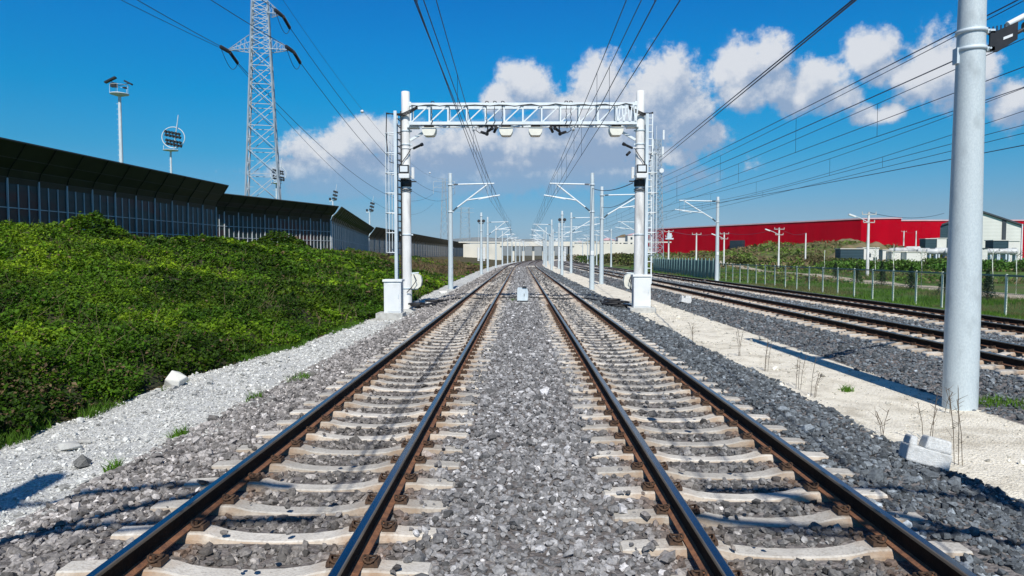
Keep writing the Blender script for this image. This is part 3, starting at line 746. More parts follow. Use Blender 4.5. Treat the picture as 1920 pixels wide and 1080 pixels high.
# stray straw stems and tall grass standing out of the brambles
x, y, s = scatter(-24, -5.6, 7, 46, 9, 1); k = in_bram(x, y) & (x > -.8 * y - 1) & (fbm(x * .45 + 60, y * .45, 3) > .53); x, y = x[k], y[k]; n = len(x)
stx, sty = x, y
cat = np.concatenate
blades(cat(gx_), cat(gy_), cat(gh_), cat(gw_), cat(gc_), 'grass', 'green grass on the verges and in the field beside the tracks')
ST_H = canopy(stx, sty) + rng.uniform(.15, .65, len(stx))
_h0 = height
blades(stx, sty, ST_H, rng.uniform(.004, .009, len(stx)) * (1 + sty / 25), np.where(rng.random((len(stx), 1)) < .6, np.array([[.24, .19, .10]]), np.array([[.12, .20, .03]])) * rng.uniform(.6, 1.2, (len(stx), 1)), 'dry_stems', 'straw coloured stems standing out of the brambles')
# straw-coloured reeds on the far left bank
x, y, s = scatter(-22, -6, 48, 150, 9, 1); k = (x < verge(y) - .2) & (x > barx(y) + 1) & (fbm(x * .12 + 2, y * .06, 3) > .40 + .25 * sst(-9, -20, x)); x, y = x[k], y[k]; n = len(x)
blades(x, y, rng.uniform(.5, 1.25, n), rng.uniform(.02, .05, n), np.array([.23, .165, .085])[None] * rng.uniform(.5, 1.25, (n, 1)), 'dry_reeds', 'straw brown dry weeds on the bank beyond the portal gantry')
# ------------------------------------------------------------------ portal gantry over the two main tracks
GY_ = 30.9; PL = Vector((-5.12, GY_, -.30)); PR = Vector((5.30, GY_, -.30))
gan = T('portal_gantry', 'white lattice portal gantry spanning both main tracks on two round poles', 'gantry', (0, GY_, -.30))
def round_pole(name, base, h, r0, r1, mats, parent, n=20, ring=()):
    mb = MB(); k = 10
    pr = [(r0 + (r1 - r0) * i / k, h * i / k) for i in range(k + 1)]
    mb.lathe(base, pr + [(r1 * .92, h + .02)], n)
    o = mb.build(name, mats, parent)
    if ring:
        for z in ring:
            b = MB(); r = r0 + (r1 - r0) * z / h
            b.lathe(Vector(base) + Vector((0, 0, z)), [(r + .003, -.04), (r + .018, -.035), (r + .018, .035), (r + .003, .04)], n)
            for s in (-1, 1):
                b.box(Vector(base) + Vector((s * (r + .04), 0, z)), (.08, .05, .07))
            b.build('clamp_band', M['galv'], o)
    return o
for P_ in (PL, PR):
    po = round_pole('pole', P_, 9.72, .235, .185, M['conc_pole'], gan, 20, (1.0, 3.4, 6.0, 7.4, 8.0))
zb, zt = 7.98, 8.80
xa, xb_ = PL.x + .22, PR.x - .2
ch = MB()
for yy in (-.34, .34):
    for z in (zb, zt): ch.box(((xa + xb_) / 2, GY_ + yy, z), (xb_ - xa, .12, .13))
ch.build('chord', M['white_tube'], gan)
br = MB(); nb = 12; stp = (xb_ - xa - .12) / nb
for i in range(nb + 1):
    X = xa + .06 + i * stp
    for yy in (-.34, .34):
        br.beam((X, GY_ + yy, zb + .065), (X, GY_ + yy, zt - .065), .065, .055)
        if i < nb and yy < 0: br.beam((X + .05, GY_ + yy, zb + .07), (X + stp - .05, GY_ + yy, zt - .07), .06, .05)
    br.beam((X, GY_ - .28, zt), (X, GY_ + .28, zt), .05); br.beam((X, GY_ - .28, zb), (X, GY_ + .28, zb), .05)
for i in range(8):                                    # closer lattice at the right end
    X = xb_ - .05 - i * .13
    br.beam((X + (.10 if i % 2 else 0), GY_ - .40, zb + .06), (X + (.02 if i % 2 else .09), GY_ - .40, zt - .06), .05)
br.build('lattice', M['white_tube'], gan)
for P_, s in ((PL, 1), (PR, -1)):
    kb = MB(); kb.beam((P_.x + s * .2, GY_, 7.30), (P_.x + s * 1.25, GY_, zb - .07), .10, .10)
    kb.build('knee_brace', M['white_tube'], gan)
    for c_, d_ in (((P_.x + s * .35, GY_, zb - .12), (.5, .5, .06)), ((P_.x + s * .24, GY_, zt + .02), (.1, .62, .22)), ((P_.x + s * .24, GY_, zb), (.1, .62, .22))):
        kb = MB(); kb.box(c_, d_); kb.build('mounting_plate', M['white_tube'], gan)
cb = MB(); rr = random.Random(3)
for x0, x1 in ((xa + .1, xa + 3.2), (xa + 3.2, xa + 6.8), (xa + 6.8, xb_ - .2)):
    pts = [(x0 + (x1 - x0) * t / 10, GY_ - .42, zt - .05 - .06 * math.sin(t * 1.9) * rr.random()) for t in range(11)]
    cb.path(pts, .022, 5)
    pts = [(x0 + (x1 - x0) * t / 10, GY_ - .42, zb - .085 - .04 * abs(math.sin(t * 1.3)) * rr.random()) for t in range(11)]
    cb.path(pts, .018, 5)
for X in (xa + 1.0, xa + 3.4, xa + 3.75, xa + 4.1, xa + 6.9, xa + 7.1):
    cb.path([(X + .05 * math.sin(3 * t), GY_ - .42, zt - .05 - (zt - zb) * t / 6) for t in range(7)], .018, 5)
    cb.path([(X - .08, GY_ - .2, zt + .07), (X - .03, GY_ - .2, zt + .17), (X + .06, GY_ - .2, zt + .16), (X + .1, GY_ - .2, zt + .07)], .022, 5)
for P_, s in ((PL, -1), (PR, 1)):
    e = Vector((P_.x + s * .85, GY_, 8.45)) if s < 0 else Vector((P_.x + s * .55, GY_, 8.45))
    for k in range(3):
        cb.path([(P_.x - s * .6, GY_ - .4, 8.72 - k * .05), (P_.x - s * .25, GY_ - .36, 8.55 - k * .06), (P_.x + s * .1, GY_ - .27, 8.42 - k * .05), e + Vector((0, -.1, .02 * k))], .025, 5)
    cb.path([e, e + Vector((s * .02, -.05, -1.0)), e + Vector((-s * .1, -.05, -2.1)), (P_.x - s * .0, GY_ - .25, 6.1)], .022, 5)
    cb.path([(P_.x - s * .25, GY_ - .15, 6.9), (P_.x - s * .1, GY_ - .28, 6.6), (P_.x + s * .2, GY_ - .26, 6.2), (P_.x + s * .45, GY_ - .1, 6.15)], .02, 5)
    for z in (5.42, 5.34): cb.torus((P_.x, GY_, z - .3), .245, .018, n=20)
cb.build('cabling', M['cable'], gan)
ft = MB()
for P_ in (PL, PR): ft.box((P_.x, GY_, -.33), (1.0, 1.0, .22), None, 0, (.94, .94))
ft.build('footing', M['concrete'], gan, .02)

# scanner housings hanging under the beam
SCX = [W(805, 243, GY_ - .1).x, W(949, 243, GY_ - .1).x, W(1004, 243, GY_ - .1).x, W(1155, 243, GY_ - .1).x]
WH = ['leftmost one, beside the left pole', 'one left of the middle between camera clusters', 'one right of the middle between camera clusters', 'rightmost one, beside the right pole']
for X, wl in zip(SCX, WH):
    r_ = T('scanner_housing', 'cream rounded box hanging under the portal beam, ' + wl, 'scanner box', (X, GY_, zb - .07), 'scanner boxes under the portal beam')
    b = MB(); h = .36; w_ = .30
    poly = [(-w_, 0), (-w_, -.14), (-w_ * .93, -.22), (-w_ * .70, -.34), (-w_ * .45, -h), (w_ * .45, -h), (w_ * .70, -.34), (w_ * .93, -.22), (w_, -.14), (w_, 0)]
    b.prism([(X + a, GY_ - .32, zb - .16 + c) for a, c in poly], (0, .55, 0))
    b.build('housing', M['cream'], r_, .03)
    k = MB(); k.box((X, GY_ - .1, zb - .12), (.42, .4, .07)); k.box((X - .15, GY_ - .1, zb - .09), (.06, .5, .04)); k.box((X + .15, GY_ - .1, zb - .09), (.06, .5, .04))
    k.build('bracket', M['black'], r_)
# camera clusters
def camera_cluster(X, label, s=1):
    t = T('camera_cluster', label, 'cameras', (X, GY_, zb - .07), 'camera clusters under the portal beam')
    m = MB(); m.tube((X, GY_ - .3, zb - .07), (X, GY_ - .3, zb - .30), .03); m.beam((X - .42, GY_ - .3, zb - .12), (X + .42, GY_ - .3, zb - .12), .05)
    for dx in (-.38, .34): m.tube((X + dx, GY_ - .3, zb - .1), (X + dx, GY_ - .3, zb - .22), .02)
    m.build('mount', M['black'], t)
    for dx, dz, an, ln in ((-.16, -.42, -32, .42), (.08, -.30, 28, .34), (.33, -.30, 62, .26)):
        c = MB(); a = R(an); d = Vector((math.cos(a) * .6 * s, -.65, math.sin(a) * .5)).normalized()
        p = Vector((X + dx * s, GY_ - .32, zb + dz))
        c.tube(p - d * ln / 2, p + d * ln / 2, .062, .062, 10); c.tube(p + d * ln / 2, p + d * (ln / 2 + .05), .085, .085, 10)
        c.build('security_camera', M['black'], t)
    l = MB(); l.path([(X - .45 * s, GY_ - .3, zb - .1), (X - .52 * s, GY_ - .3, zb - .3), (X - .35 * s, GY_ - .3, zb - .42), (X - .15 * s, GY_ - .3, zb - .4)], .02, 6)
    l.build('cable_loop', M['cable'], t)
    d = MB(); d.lathe((X - .62 * s, GY_ - .3, zb - .26), [(.03, .16), (.075, .12), (.075, 0), (.06, -.06), (.02, -.085)], 12); d.build('dome_camera', M['white_paint'], t)
camera_cluster(W(915, 243, GY_).x, 'cluster of black cameras under the beam, between the two left scanner boxes', 1)
camera_cluster(W(1048, 243, GY_).x, 'cluster of black cameras under the beam, between the two right scanner boxes', -1)
for P_, s, lb in ((PL, 1, 'single black camera on an arm high on the left portal pole'), (PR, -1, 'pair of small cameras on an arm high on the right portal pole')):
    z = 6.92; t = T('pole_camera', lb, 'camera', (P_.x, GY_, z))
    a = MB(); a.tube((P_.x + s * .19, GY_ - .1, z), (P_.x + s * .42, GY_ - .2, z + .02), .03); a.torus((P_.x, GY_, z), .21, .02)
    a.build('arm', M['white_paint'], t)
    c = MB(); p = Vector((P_.x + s * .55, GY_ - .25, z + .06)); d = Vector((s * .85, -.4, .3)).normalized()
    c.tube(p - d * .22, p + d * .22, .055); c.tube(p + d * .2, p + d * .30, .075)
    if s < 0:
        p = p + Vector((0, 0, -.32)); d = Vector((s * .5, -.6, -.5)).normalized(); c.tube(p - d * .14, p + d * .14, .06)
    c.build('camera_body', M['black'], t)
# floodlight boxes strapped to the poles
for P_, s, lb in ((PL, 1, 'white boxed lamp with a square black framed glass on the left portal pole'), (PR, -1, 'white boxed lamp with a square black framed glass on the right portal pole')):
    z = 5.88; t = T('lamp_box', lb, 'lamp', (P_.x, GY_ - .25, z), 'boxed lamps on the portal poles')
    f = GY_ - .25
    b = MB(); b.box((P_.x, f - .16, z + .07), (.46, .30, .36)); b.box((P_.x, f - .16, z - .22), (.44, .34, .20), None, 0, (1.1, 1)); b.tube((P_.x + s * .33, f + .12, z - .3), (P_.x + s * .33, f + .12, z + .2), .07, n=12)
    b.build('housing', M['white_paint'], t, .03)
    g = MB(); g.box((P_.x, f - .325, z + .08), (.44, .03, .36)); fr = g.build('frame', M['black'], t)
    l = MB(); l.box((P_.x, f - .345, z + .08), (.33, .02, .25)); l.build('glass', M['mirror'], t)
    k = MB(); k.lathe((P_.x, GY_, z - .64), [(.235, 0), (.25, .02), (.25, .28), (.235, .3)], 20); k.box((P_.x + s * .3, GY_ - .1, z - .42), (.35, .08, .05)); k.build('bracket', M['black'], t)

# caged ladders
def ladder(X, z1, s, label):
    t = T('caged_ladder', label, 'ladder', (X, GY_, -.3), 'caged ladders beside the portal poles')
    a = MB(); a.box((X, GY_ - .25, (z1 + .9) / 2), (.13, .09, z1 - .9)); a.box((X + s * .0, GY_ + .25, (z1 + .9) / 2), (.05, .05, z1 - .9)); a.build('stile', M['galv'], t)
    r = MB(); z = 1.0; s0 = s; s = -s if s > 0 else s
    while z < z1 - .1: r.tube((X - s * .12, GY_ - .22, z), (X - s * .12, GY_ + .25, z), .022, n=6); r.tube((X - s * .04, GY_ - .25, z), (X - s * .22, GY_ - .25, z), .02, n=6); z += .30
    r.box((X - s * .24, GY_ - .2, (z1 + .9) / 2), (.05, .04, z1 - .9)); r.build('rung', M['cable'] if s0 < 0 else M['white_tube'], t); s = s0
    c = MB(); z = 2.3
    k = 0
    while z < z1 - .9:
        pts = [(X + s * (.36 - .34 * math.cos(q)), GY_ + .40 * math.sin(q), z) for q in np.linspace(-2.6, 2.6, 13)] if False else [(X, GY_ - .25, z), (X + s * .28, GY_ - .36, z), (X + s * .46, GY_ - .15, z), (X + s * .46, GY_ + .15, z), (X + s * .28, GY_ + .36, z), (X, GY_ + .25, z)]
        c.path(pts, .022, 6); z += .88; k += 1
    top = z - .88
    for dx, dy in ((.28, -.36), (.46, -.15), (.46, .15), (.28, .36)): c.tube((X + s * dx, GY_ + dy, 2.3), (X + s * dx, GY_ + dy, top), .016, n=6)
    c.build('safety_cage', M['white_tube'], t)
ladder(W(743.5, 300, GY_).x, 8.55, -1, 'steel ladder with a hooped safety cage left of the left portal pole')
ladder(W(1211, 300, GY_).x, 8.4, 1, 'steel ladder with a hooped safety cage right of the right portal pole')

# cabinets at the feet
def cabinet(px0, px1, pytop, pybot, Y, label, plinth, side):
    a, b_ = W(px0, pybot, Y), W(px1, pybot, Y); zt_ = W(px0, pytop, Y).z; z0 = a.z; cx = (a.x + b_.x) / 2; w_ = b_.x - a.x; d = .55
    t = T('equipment_cabinet', label, 'cabinet', (cx, Y + d / 2, z0 - plinth))
    b = MB(); b.box((cx, Y + d / 2, (z0 + zt_ - .09) / 2), (w_, d, zt_ - .09 - z0)); b.build('body', M['white_paint'], t, .012)
    r = MB(); r.box((cx, Y + d / 2, zt_ - .045), (w_ + .1, d + .1, .09), None, 0, (.98, .98)); r.build('roof', M['white_paint'], t, .012)
    dr = MB(); dx = w_ * .16 if side < 0 else 0
    dr.box((cx + dx / 2, Y - .008, (z0 + zt_ - .1) / 2), (w_ - .08 - abs(dx), .02, zt_ - z0 - .2)); dr_ = dr.build('door', M['white_paint'], t, .006)
    hd = MB(); hd.box((cx + w_ * .36, Y - .025, (z0 + zt_) / 2), (.025, .03, .14)); hd.build('handle', M['galv'], dr_)
    p = MB(); p.box((cx - (.12 if side < 0 else -.03), Y + d / 2 + .06, z0 - plinth / 2 - .1), (w_ + .38, d + .3, plinth + .2)); p.build('plinth', M['concrete'], t, .02)
cabinet(720, 752, 524, 587, 26.3, 'white equipment cabinet on a concrete plinth before the left portal pole', .33, -1)
cabinet(1188, 1220, 515, 577, 29.4, 'white equipment cabinet before the right portal pole, on the pale strip', .12, 1)
# round-ended drums strapped low on the poles
for P_, s, lb in ((PL, 1, 'white round-ended box strapped to the foot of the left portal pole'), (PR, -1, 'white round-ended box with loose cables at the foot of the right portal pole')):
    z = 1.02; t = T('junction_box', lb, 'box', (P_.x + s * .4, GY_ - .1, z), 'round-ended boxes on the portal poles')
    b = MB(); poly = [(.26, -.33), (.52, -.33), (.66, -.22), (.70, 0), (.66, .22), (.52, .33), (.26, .33)]
    b.prism([(P_.x + s * q, GY_ - .22, z + c) for q, c in poly][::s], (0, .34, 0)); b.build('housing', M['cream'], t, .03)
    k = MB(); k.box((P_.x + s * .27, GY_ - .06, z), (.06, .30, .5)); k.beam((P_.x, GY_, z + .34), (P_.x + s * .55, GY_ - .05, z + .38), .05); k.beam((P_.x, GY_, z - .36), (P_.x + s * .5, GY_ - .05, z - .36), .05)
    k.build('bracket', M['galv'], t)
    c = MB()
    for q in range(3 if s < 0 else 1):
        c.path([(P_.x + s * .35, GY_ - .24, z + .3 - .08 * q), (P_.x + s * (.5 - .1 * q), GY_ - .42, z + .05), (P_.x + s * (.25 + .1 * q), GY_ - .40, z - .3), (P_.x + s * .05, GY_ - .3, z - .5 - .1 * q)], .02, 6)
    c.build('cable_loop', M['cable'], t)
# ground cables from pole to pole and the black heap of hose by each pole
for s, lb in ((-1, 'black cable hose lying from the left portal pole across the left track'), (1, 'black cable hose lying from the right portal pole across the right track')):
    m = MB(); pts = []
    X0, X1 = (PL.x + .35, -.1) if s < 0 else (PR.x - .35, .12)
    rr = random.Random(5 + s)
    for i in range(26):
        tt = i / 25; X = X0 + (X1 - X0) * tt; Y = GY_ + .2 + 3.8 * min(1, tt * 2.6)
        pts.append((X, Y + rr.uniform(-.06, .06), float(height(X, Y)) + .055))
    m.path(pts, .05, 6)
    m.path([(p[0], p[1] + .1 + rr.uniform(0, .05), p[2] - .01) for p in pts[:12]], .05, 6)
    for k in range(7):
        X = X0 - s * rr.uniform(.0, .9); Y = GY_ + rr.uniform(-.5, .9); m.path([(X + .45 * math.cos(q) * rr.uniform(.7, 1), Y + .35 * math.sin(q), float(height(X, Y)) + .05 + .04 * k) for q in np.linspace(0, 5.2, 9)], .045, 6)
    solo(m, 'ground_cable', M['cable'], lb, 'cable', (X0, GY_, -.3))

# signal device between the tracks
bx_ = W(980, 563, 31.5); t = T('track_signal', 'small pale metal signal box on a slab between the two main tracks', 'signal box', (bx_.x, 31.5, 0))
b = MB(); w2 = .25
b.prism([(bx_.x - w2, 31.5, .10), (bx_.x + w2 * .85, 31.5, .10), (bx_.x + w2, 31.5, .2), (bx_.x + w2, 31.5, .52), (bx_.x + w2 * .8, 31.5, .68), (bx_.x - w2 * .85, 31.5, .70), (bx_.x - w2, 31.5, .62)], (0, .35, 0)); b.build('housing', M['galv'], t, .02)
b = MB(); b.box((bx_.x + .08, 31.6, .72), (.2, .3, .06)); b.box((bx_.x, 31.67, .07), (.46, .38, .06)); b.box((bx_.x + .07, 31.495, .36), (.025, .02, .12)); b.build('trim', M['black'], t)
b = MB(); b.box((bx_.x - .02, 31.4, -.02), (.66, .8, .12)); b.build('slab', M['concrete'], t, .02)
# ------------------------------------------------------------------ overhead line masts
ZC, ZM = 6.05, 7.2               # contact wire and messenger wire heights
def cantilever(parent, X, Y, s, reach, z_lo=5.25, z_hi=7.2, fat=1.35, dark=True):
    """bracket from a mast at (X, Y) towards the track; s = side, reach = metres out"""
    c = MB(); e = X + s * reach
    c.tube((X + s * .55, Y, z_hi - .02), (e + s * .35, Y, z_hi + .04), .038 * fat, n=8)
    c.tube((X + s * .5, Y, z_lo + .33), (e - s * .15, Y, z_hi - .05), .042 * fat, n=8)
    m = Vector((X + s * (reach * .42), Y, z_lo + .33 + (z_hi - z_lo - .38) * (reach * .42 - .5) / max(.1, reach - .65)))
    c.tube(m, (e + s * .75, Y, 6.42), .036 * fat, n=8)
    c.tube((e + s * .15, Y - .1, 6.30), (e - s * .75, Y - .1, 6.12), .022 * fat, n=8)
    c.tube((e - s * .1, Y, 6.40), (e - s * .1, Y, z_hi), .012, n=6)
    c.build('bracket_tube', M['white_tube'], parent)
    i = MB()
    for p, q in (((X + s * .12, Y, z_hi - .03), (X + s * .55, Y, z_hi - .02)), ((X + s * .12, Y, z_lo), (X + s * .52, Y, z_lo + .35))):
        p, q = Vector(p), Vector(q); d = (q - p)
        i.tube(p, q, .03, n=8)
        for k in range(5):
            a = p + d * (.15 + .16 * k); i.tube(a, a + d * .06, .075, n=10)
    i.build('insulator', M['insul'], parent)
def mast(X, Y, h, label, arms, group, r0=.19, r1=.13, wts=False, plate=False):
    zb_ = float(height(X, Y)); t = T('catenary_mast', label, 'mast', (X, Y, zb_), group)
    round_pole('pole', Vector((X, Y, zb_ - .05)), h - zb_, r0, r1, M['galv_pole'], t, 14)
    for z in (5.25, 7.15):
        k = MB()
        if z < h: k.lathe((X, Y, z), [(r0 * .8, -.06), (r0 * .95, -.05), (r0 * .95, .05), (r0 * .8, .06)], 14)
        for s, reach in arms: k.box((X + s * r0 * .8, Y, z), (.16, .12, .10))
        k.build('clamp_band', M['galv'], t)
    for s, reach in arms: cantilever(t, X, Y, s, reach)
    if wts:
        w_ = MB()
        for s in (-1, 1):
            for q in range(9): w_.tube((X + s * .36, Y - .05, 1.5 + q * .19), (X + s * .36, Y - .05, 1.5 + q * .19 + .15), .14, n=12)
            w_.tube((X + s * .36, Y - .05, 3.2), (X + s * .30, Y - .05, 6.5), .015, n=6)
        w_.build('balance_weight', M['white_paint'], t)
        w_ = MB(); w_.box((X, Y, 6.55), (.85, .2, .16)); w_.box((X, Y, 6.2), (.6, .16, .1)); w_.lathe((X - .3, Y - .12, 6.5), [(.2, -.03), (.2, .03)], 14, 0, (0, 1, 0)); w_.lathe((X + .3, Y - .12, 6.5), [(.2, -.03), (.2, .03)], 14, 0, (0, 1, 0)); w_.build('tension_gear', M['insul'], t)
    f = MB(); f.box((X, Y, zb_ + .01), (.62, .62, .14)); f.build('footing', M['concrete'], t, .02)
    if plate:
        p = MB(); p.box((X, Y - r0 * .97, 2.35), (.22, .012, .3)); p.build('number_plate', M['white_paint'], t)
    return t
GL_, GR_, GS_, GT_ = 'masts left of the main tracks', 'masts right of the main tracks', 'masts of the side tracks', 'masts beyond the side tracks'
ORD = ['first', 'second', 'third', 'fourth', 'fifth', 'sixth', 'seventh', 'eighth', 'ninth', 'tenth']
mast(-5.0, -.3, 8.1, 'grey mast standing left of the place where the photo is taken', [(1, 2.7)], GL_, r0=.25, r1=.20)
mast(4.95, -.3, 8.1, 'grey mast standing right of the place where the photo is taken', [(-1, 2.6)], GR_, r0=.25, r1=.20)
for i, Y in enumerate([48.8, 87, 104, 135, 165, 192, 216, 238, 262, 284]):
    mast(-4.96 + cvs(Y), Y, 8.0 if i != 1 else 7.6, ORD[i] + ' grey mast beyond the portal gantry, left of the left main track', [(1, 2.75)] if i != 1 else [], GL_, wts=(i == 1))
for i, Y in enumerate([48.8, 84, 112, 142, 170, 196, 220, 244, 266, 288]):
    mast(5.05 + cvs(Y), Y, 8.0 if i != 1 else 7.6, ORD[i] + ' grey mast beyond the portal gantry, right of the right main track', [(-1, 2.65)] if i != 1 else [], GR_, wts=(i == 1), plate=(i == 0))
for i, Y in enumerate([57.5, 92, 122, 150, 180, 208, 234, 260]):
    mast(6.75 + cvs(Y), Y, 7.9, ORD[i] + ' mast of the first side track beyond the big round pole', [(1, 3.3)], GS_)
for i, Y in enumerate([64.0, 104, 140, 172, 206, 240]):
    mast(18.2 + cvs(Y), Y, 7.6, ORD[i] + ' mast right of the side tracks, its bracket reaching left', [(-1, 3.2)], GT_, plate=(i == 0))
# the big near pole
NP = Vector((7.0, 10.95, float(height(7.0, 10.95))))
t = T('round_pole', 'big pale grey round steel pole standing close on the right', 'pole', NP)
mb = MB(); mb.lathe(NP + Vector((0, 0, -.15)), [(.245, 0), (.243, 1.5), (.222, 3.4), (.196, 5.8), (.172, 8.0), (.156, 9.9), (.14, 9.92)], 40); mb.build('pole', M['galv_pole'], t)
for z in (5.63, 5.36):
    mb = MB(); r = .203; mb.lathe((NP.x, NP.y, z), [(r - .008, -.03), (r + .014, -.026), (r + .014, .026), (r - .008, .03)], 40)
    mb.box((NP.x + r + .05, NP.y - .03, z), (.13, .10, .06)); mb.tube((NP.x + r + .03, NP.y - .12, z), (NP.x + r + .03, NP.y + .1, z), .016, n=8)
    mb.build('clamp_band', M['galv'], t)
mb = MB(); mb.box((NP.x - .21, NP.y + .02, 5.27), (.045, .12, .24)); mb.build('cable_box', M['galv'], t)
mb = MB(); bx0 = NP.x + .24
mb.prism([(bx0, NP.y - .08, 5.33), (bx0 + .12, NP.y - .08, 5.31), (bx0 + .42, NP.y - .08, 5.50), (bx0 + .42, NP.y - .08, 5.77), (bx0 + .10, NP.y - .08, 5.63), (bx0, NP.y - .08, 5.63)], (0, .03, 0))
for k in range(6): mb.tube((bx0 + .02 + k * .06, NP.y - .02, 5.58), (bx0 + .02 + k * .06, NP.y - .02, 5.70 + k * .012), .011, n=6)
mb.build('bracket_plate', M['black'], t)
mb = MB(); mb.prism([(bx0 + .20, NP.y - .085, 5.49), (bx0 + .34, NP.y - .085, 5.545), (bx0 + .34, NP.y - .085, 5.585), (bx0 + .20, NP.y - .085, 5.53)], (0, .004, 0)); mb.build('marking', M['white_paint'], t)
mb = MB(); p = Vector((bx0 + .42, NP.y - .03, 5.60)); q = p + Vector((.30, 0, .16)); d = (q - p)
mb.tube(p, q, .03, n=10)
for k in range(2): mb.tube(p + d * (.55 + .35 * k), p + d * (.72 + .35 * k), .10, n=16)
mb.tube(q + d * .3, q + d * 1.2, .05, n=12); mb.build('insulator', M['insul'], t)
mb = MB(); mb.tube((bx0 + .30, NP.y - .02, 5.74), (bx0 + 3.2, NP.y - .02, 7.25), .045, n=12); mb.tube(q + d * .1, q + d * .35, .055, n=12)
mb.tube((NP.x + .2, NP.y, 7.5), (NP.x + 3.6, NP.y, 7.32), .04, n=10); mb.tube((bx0 + 1.4, NP.y, 6.3), (NP.x + 4.1, NP.y, 6.45), .036, n=10); mb.build('bracket_tube', M['white_tube'], t)

# ------------------------------------------------------------------ overhead wires
def span_wire(pts, sag, n=14):
    out = []
    for a, b in zip(pts, pts[1:]):
        a, b = Vector(a), Vector(b)
        for i in range(n): 
            u = i / n; p = a.lerp(b, u); p.z -= 4 * sag * u * (1 - u); out.append(p)
    out.append(Vector(pts[-1])); return out
def catenary(name_label, cx, stag, supports, zc, zm, sag, rad=.010, drop=8.0, off=0.0):
    """contact wire + messenger wire + droppers along one track, as two things"""
    ys = supports
    sup = [(cx + cvs(Y) + (stag if i % 2 else -stag) + off, Y) for i, Y in enumerate(ys)]
    c = MB(); c.path(span_wire([(x, y, zc) for x, y in sup], .05, 8), rad, 5)
    t = T('contact_wire', 'thin dark contact wire ' + name_label, 'wire', (cx, 0, zc), 'contact wires'); c.build('wire', M['wire'], t)
    m = MB(); m.path(span_wire([(x, y, zm) for x, y in sup], sag, 14), rad, 5)
    t2 = T('messenger_wire', 'sagging carrier wire with droppers ' + name_label, 'wire', (cx, 0, zm), 'carrier wires'); m.build('wire', M['wire'], t2)
    d = MB(); y = ys[0] + 3.0
    while y < min(ys[-1], 150):
        k = max(i for i in range(len(ys) - 1) if ys[i] <= y); u = (y - ys[k]) / (ys[k + 1] - ys[k])
        x = sup[k][0] + (sup[k + 1][0] - sup[k][0]) * u
        d.tube((x, y, zc - .05 * 4 * u * (1 - u)), (x, y, zm - 4 * sag * u * (1 - u)), rad * .6, n=5, cap=False); y += drop
    d.build('dropper', M['wire'], t2)
SL = [-.3, 48.8, 104, 135, 165, 192, 216, 238, 262, 284]
catenary('over the left main track, nearer its outer rail', -1.78, -.36, SL, ZC, 7.35, .35)
catenary('over the left main track, nearer the middle strip', -1.75, -.14, SL, ZC + .02, 6.75, .45, off=.06)
SR_ = [-.3, 48.8, 112, 142, 170, 196, 220, 244, 266, 288]
catenary('over the right main track, nearer the middle strip', 2.05, .02, SR_, ZC, 7.3, .25)
catenary('over the right main track, nearer its outer rail', 2.25, -.12, SR_, ZC + .02, 7.45, .25, off=.1)
SS_ = [-34, 10.95, 57.5, 92, 122, 150, 180, 208, 234, 260]
catenary('over the first side track, upper pair', 10.2, .15, SS_, ZC, 7.45, .2, drop=9.5)
catenary('over the first side track, lower pair', 10.5, .1, SS_, ZC - .28, 6.85, .2, off=.15, drop=13)
ST_ = [-30, 15, 64, 104, 140, 172, 206, 240]
catenary('over the second side track, upper pair', 14.6, .15, ST_, ZC - .05, 7.3, .6, drop=10)
catenary('over the second side track, lower pair', 14.9, .1, ST_, ZC - .2, 6.75, .6, off=.1, drop=14)
# feeder lines on the mast line and behind it
def wire_thing(label, pts, rad, sag=0, n=16, name='feeder_wire', cat='wire', group=None):
    m = MB(); m.path(span_wire(pts, sag, n) if sag or len(pts) == 2 else pts, rad, 5)
    return solo(m, name, M['wire'], label, cat, Vector(pts[0]), group)
fz = [(W(1612, -6, 9.0), W(1236, 303, 40)), (W(1606, -6, 9.1), W(1236, 296, 40))]
for k, (a, b) in enumerate(fz):
    wire_thing('thick feeder cable falling to the right portal pole, ' + ('lower of the close pair' if k == 0 else 'upper of the close pair'), [a + (a - b) * .4, b], .013, .0, 10, group='feeder cables right of the portal')
for k, (p0, p1, Y0, Y1, lb) in enumerate([
        ((1890, 0), (1240, 333), 15, 60, 'upper feeder wire passing behind the big round pole'),
        ((1800, 100), (1240, 352), 16, 60, 'lower feeder wire passing behind the big round pole'),
        ((1925, 265), (1240, 398), 22, 74, 'lowest right hand wire, crossing low behind the big round pole')]):
    a, b = W(*p0, Y0), W(*p1, Y1); wire_thing(lb, [a + (a - b) * .3, b], .015, .15, 14)
# stay wires between the far right masts
wire_thing('wire from the right portal pole down to the first mast', [(PR.x - .3, GY_, 5.4), (5.05, 48.8, 6.9)], .022, .25)
wire_thing('wire from the right portal pole to the first side track mast', [(PR.x, GY_, 5.0), (6.75, 57.5, 6.2)], .018, .3)
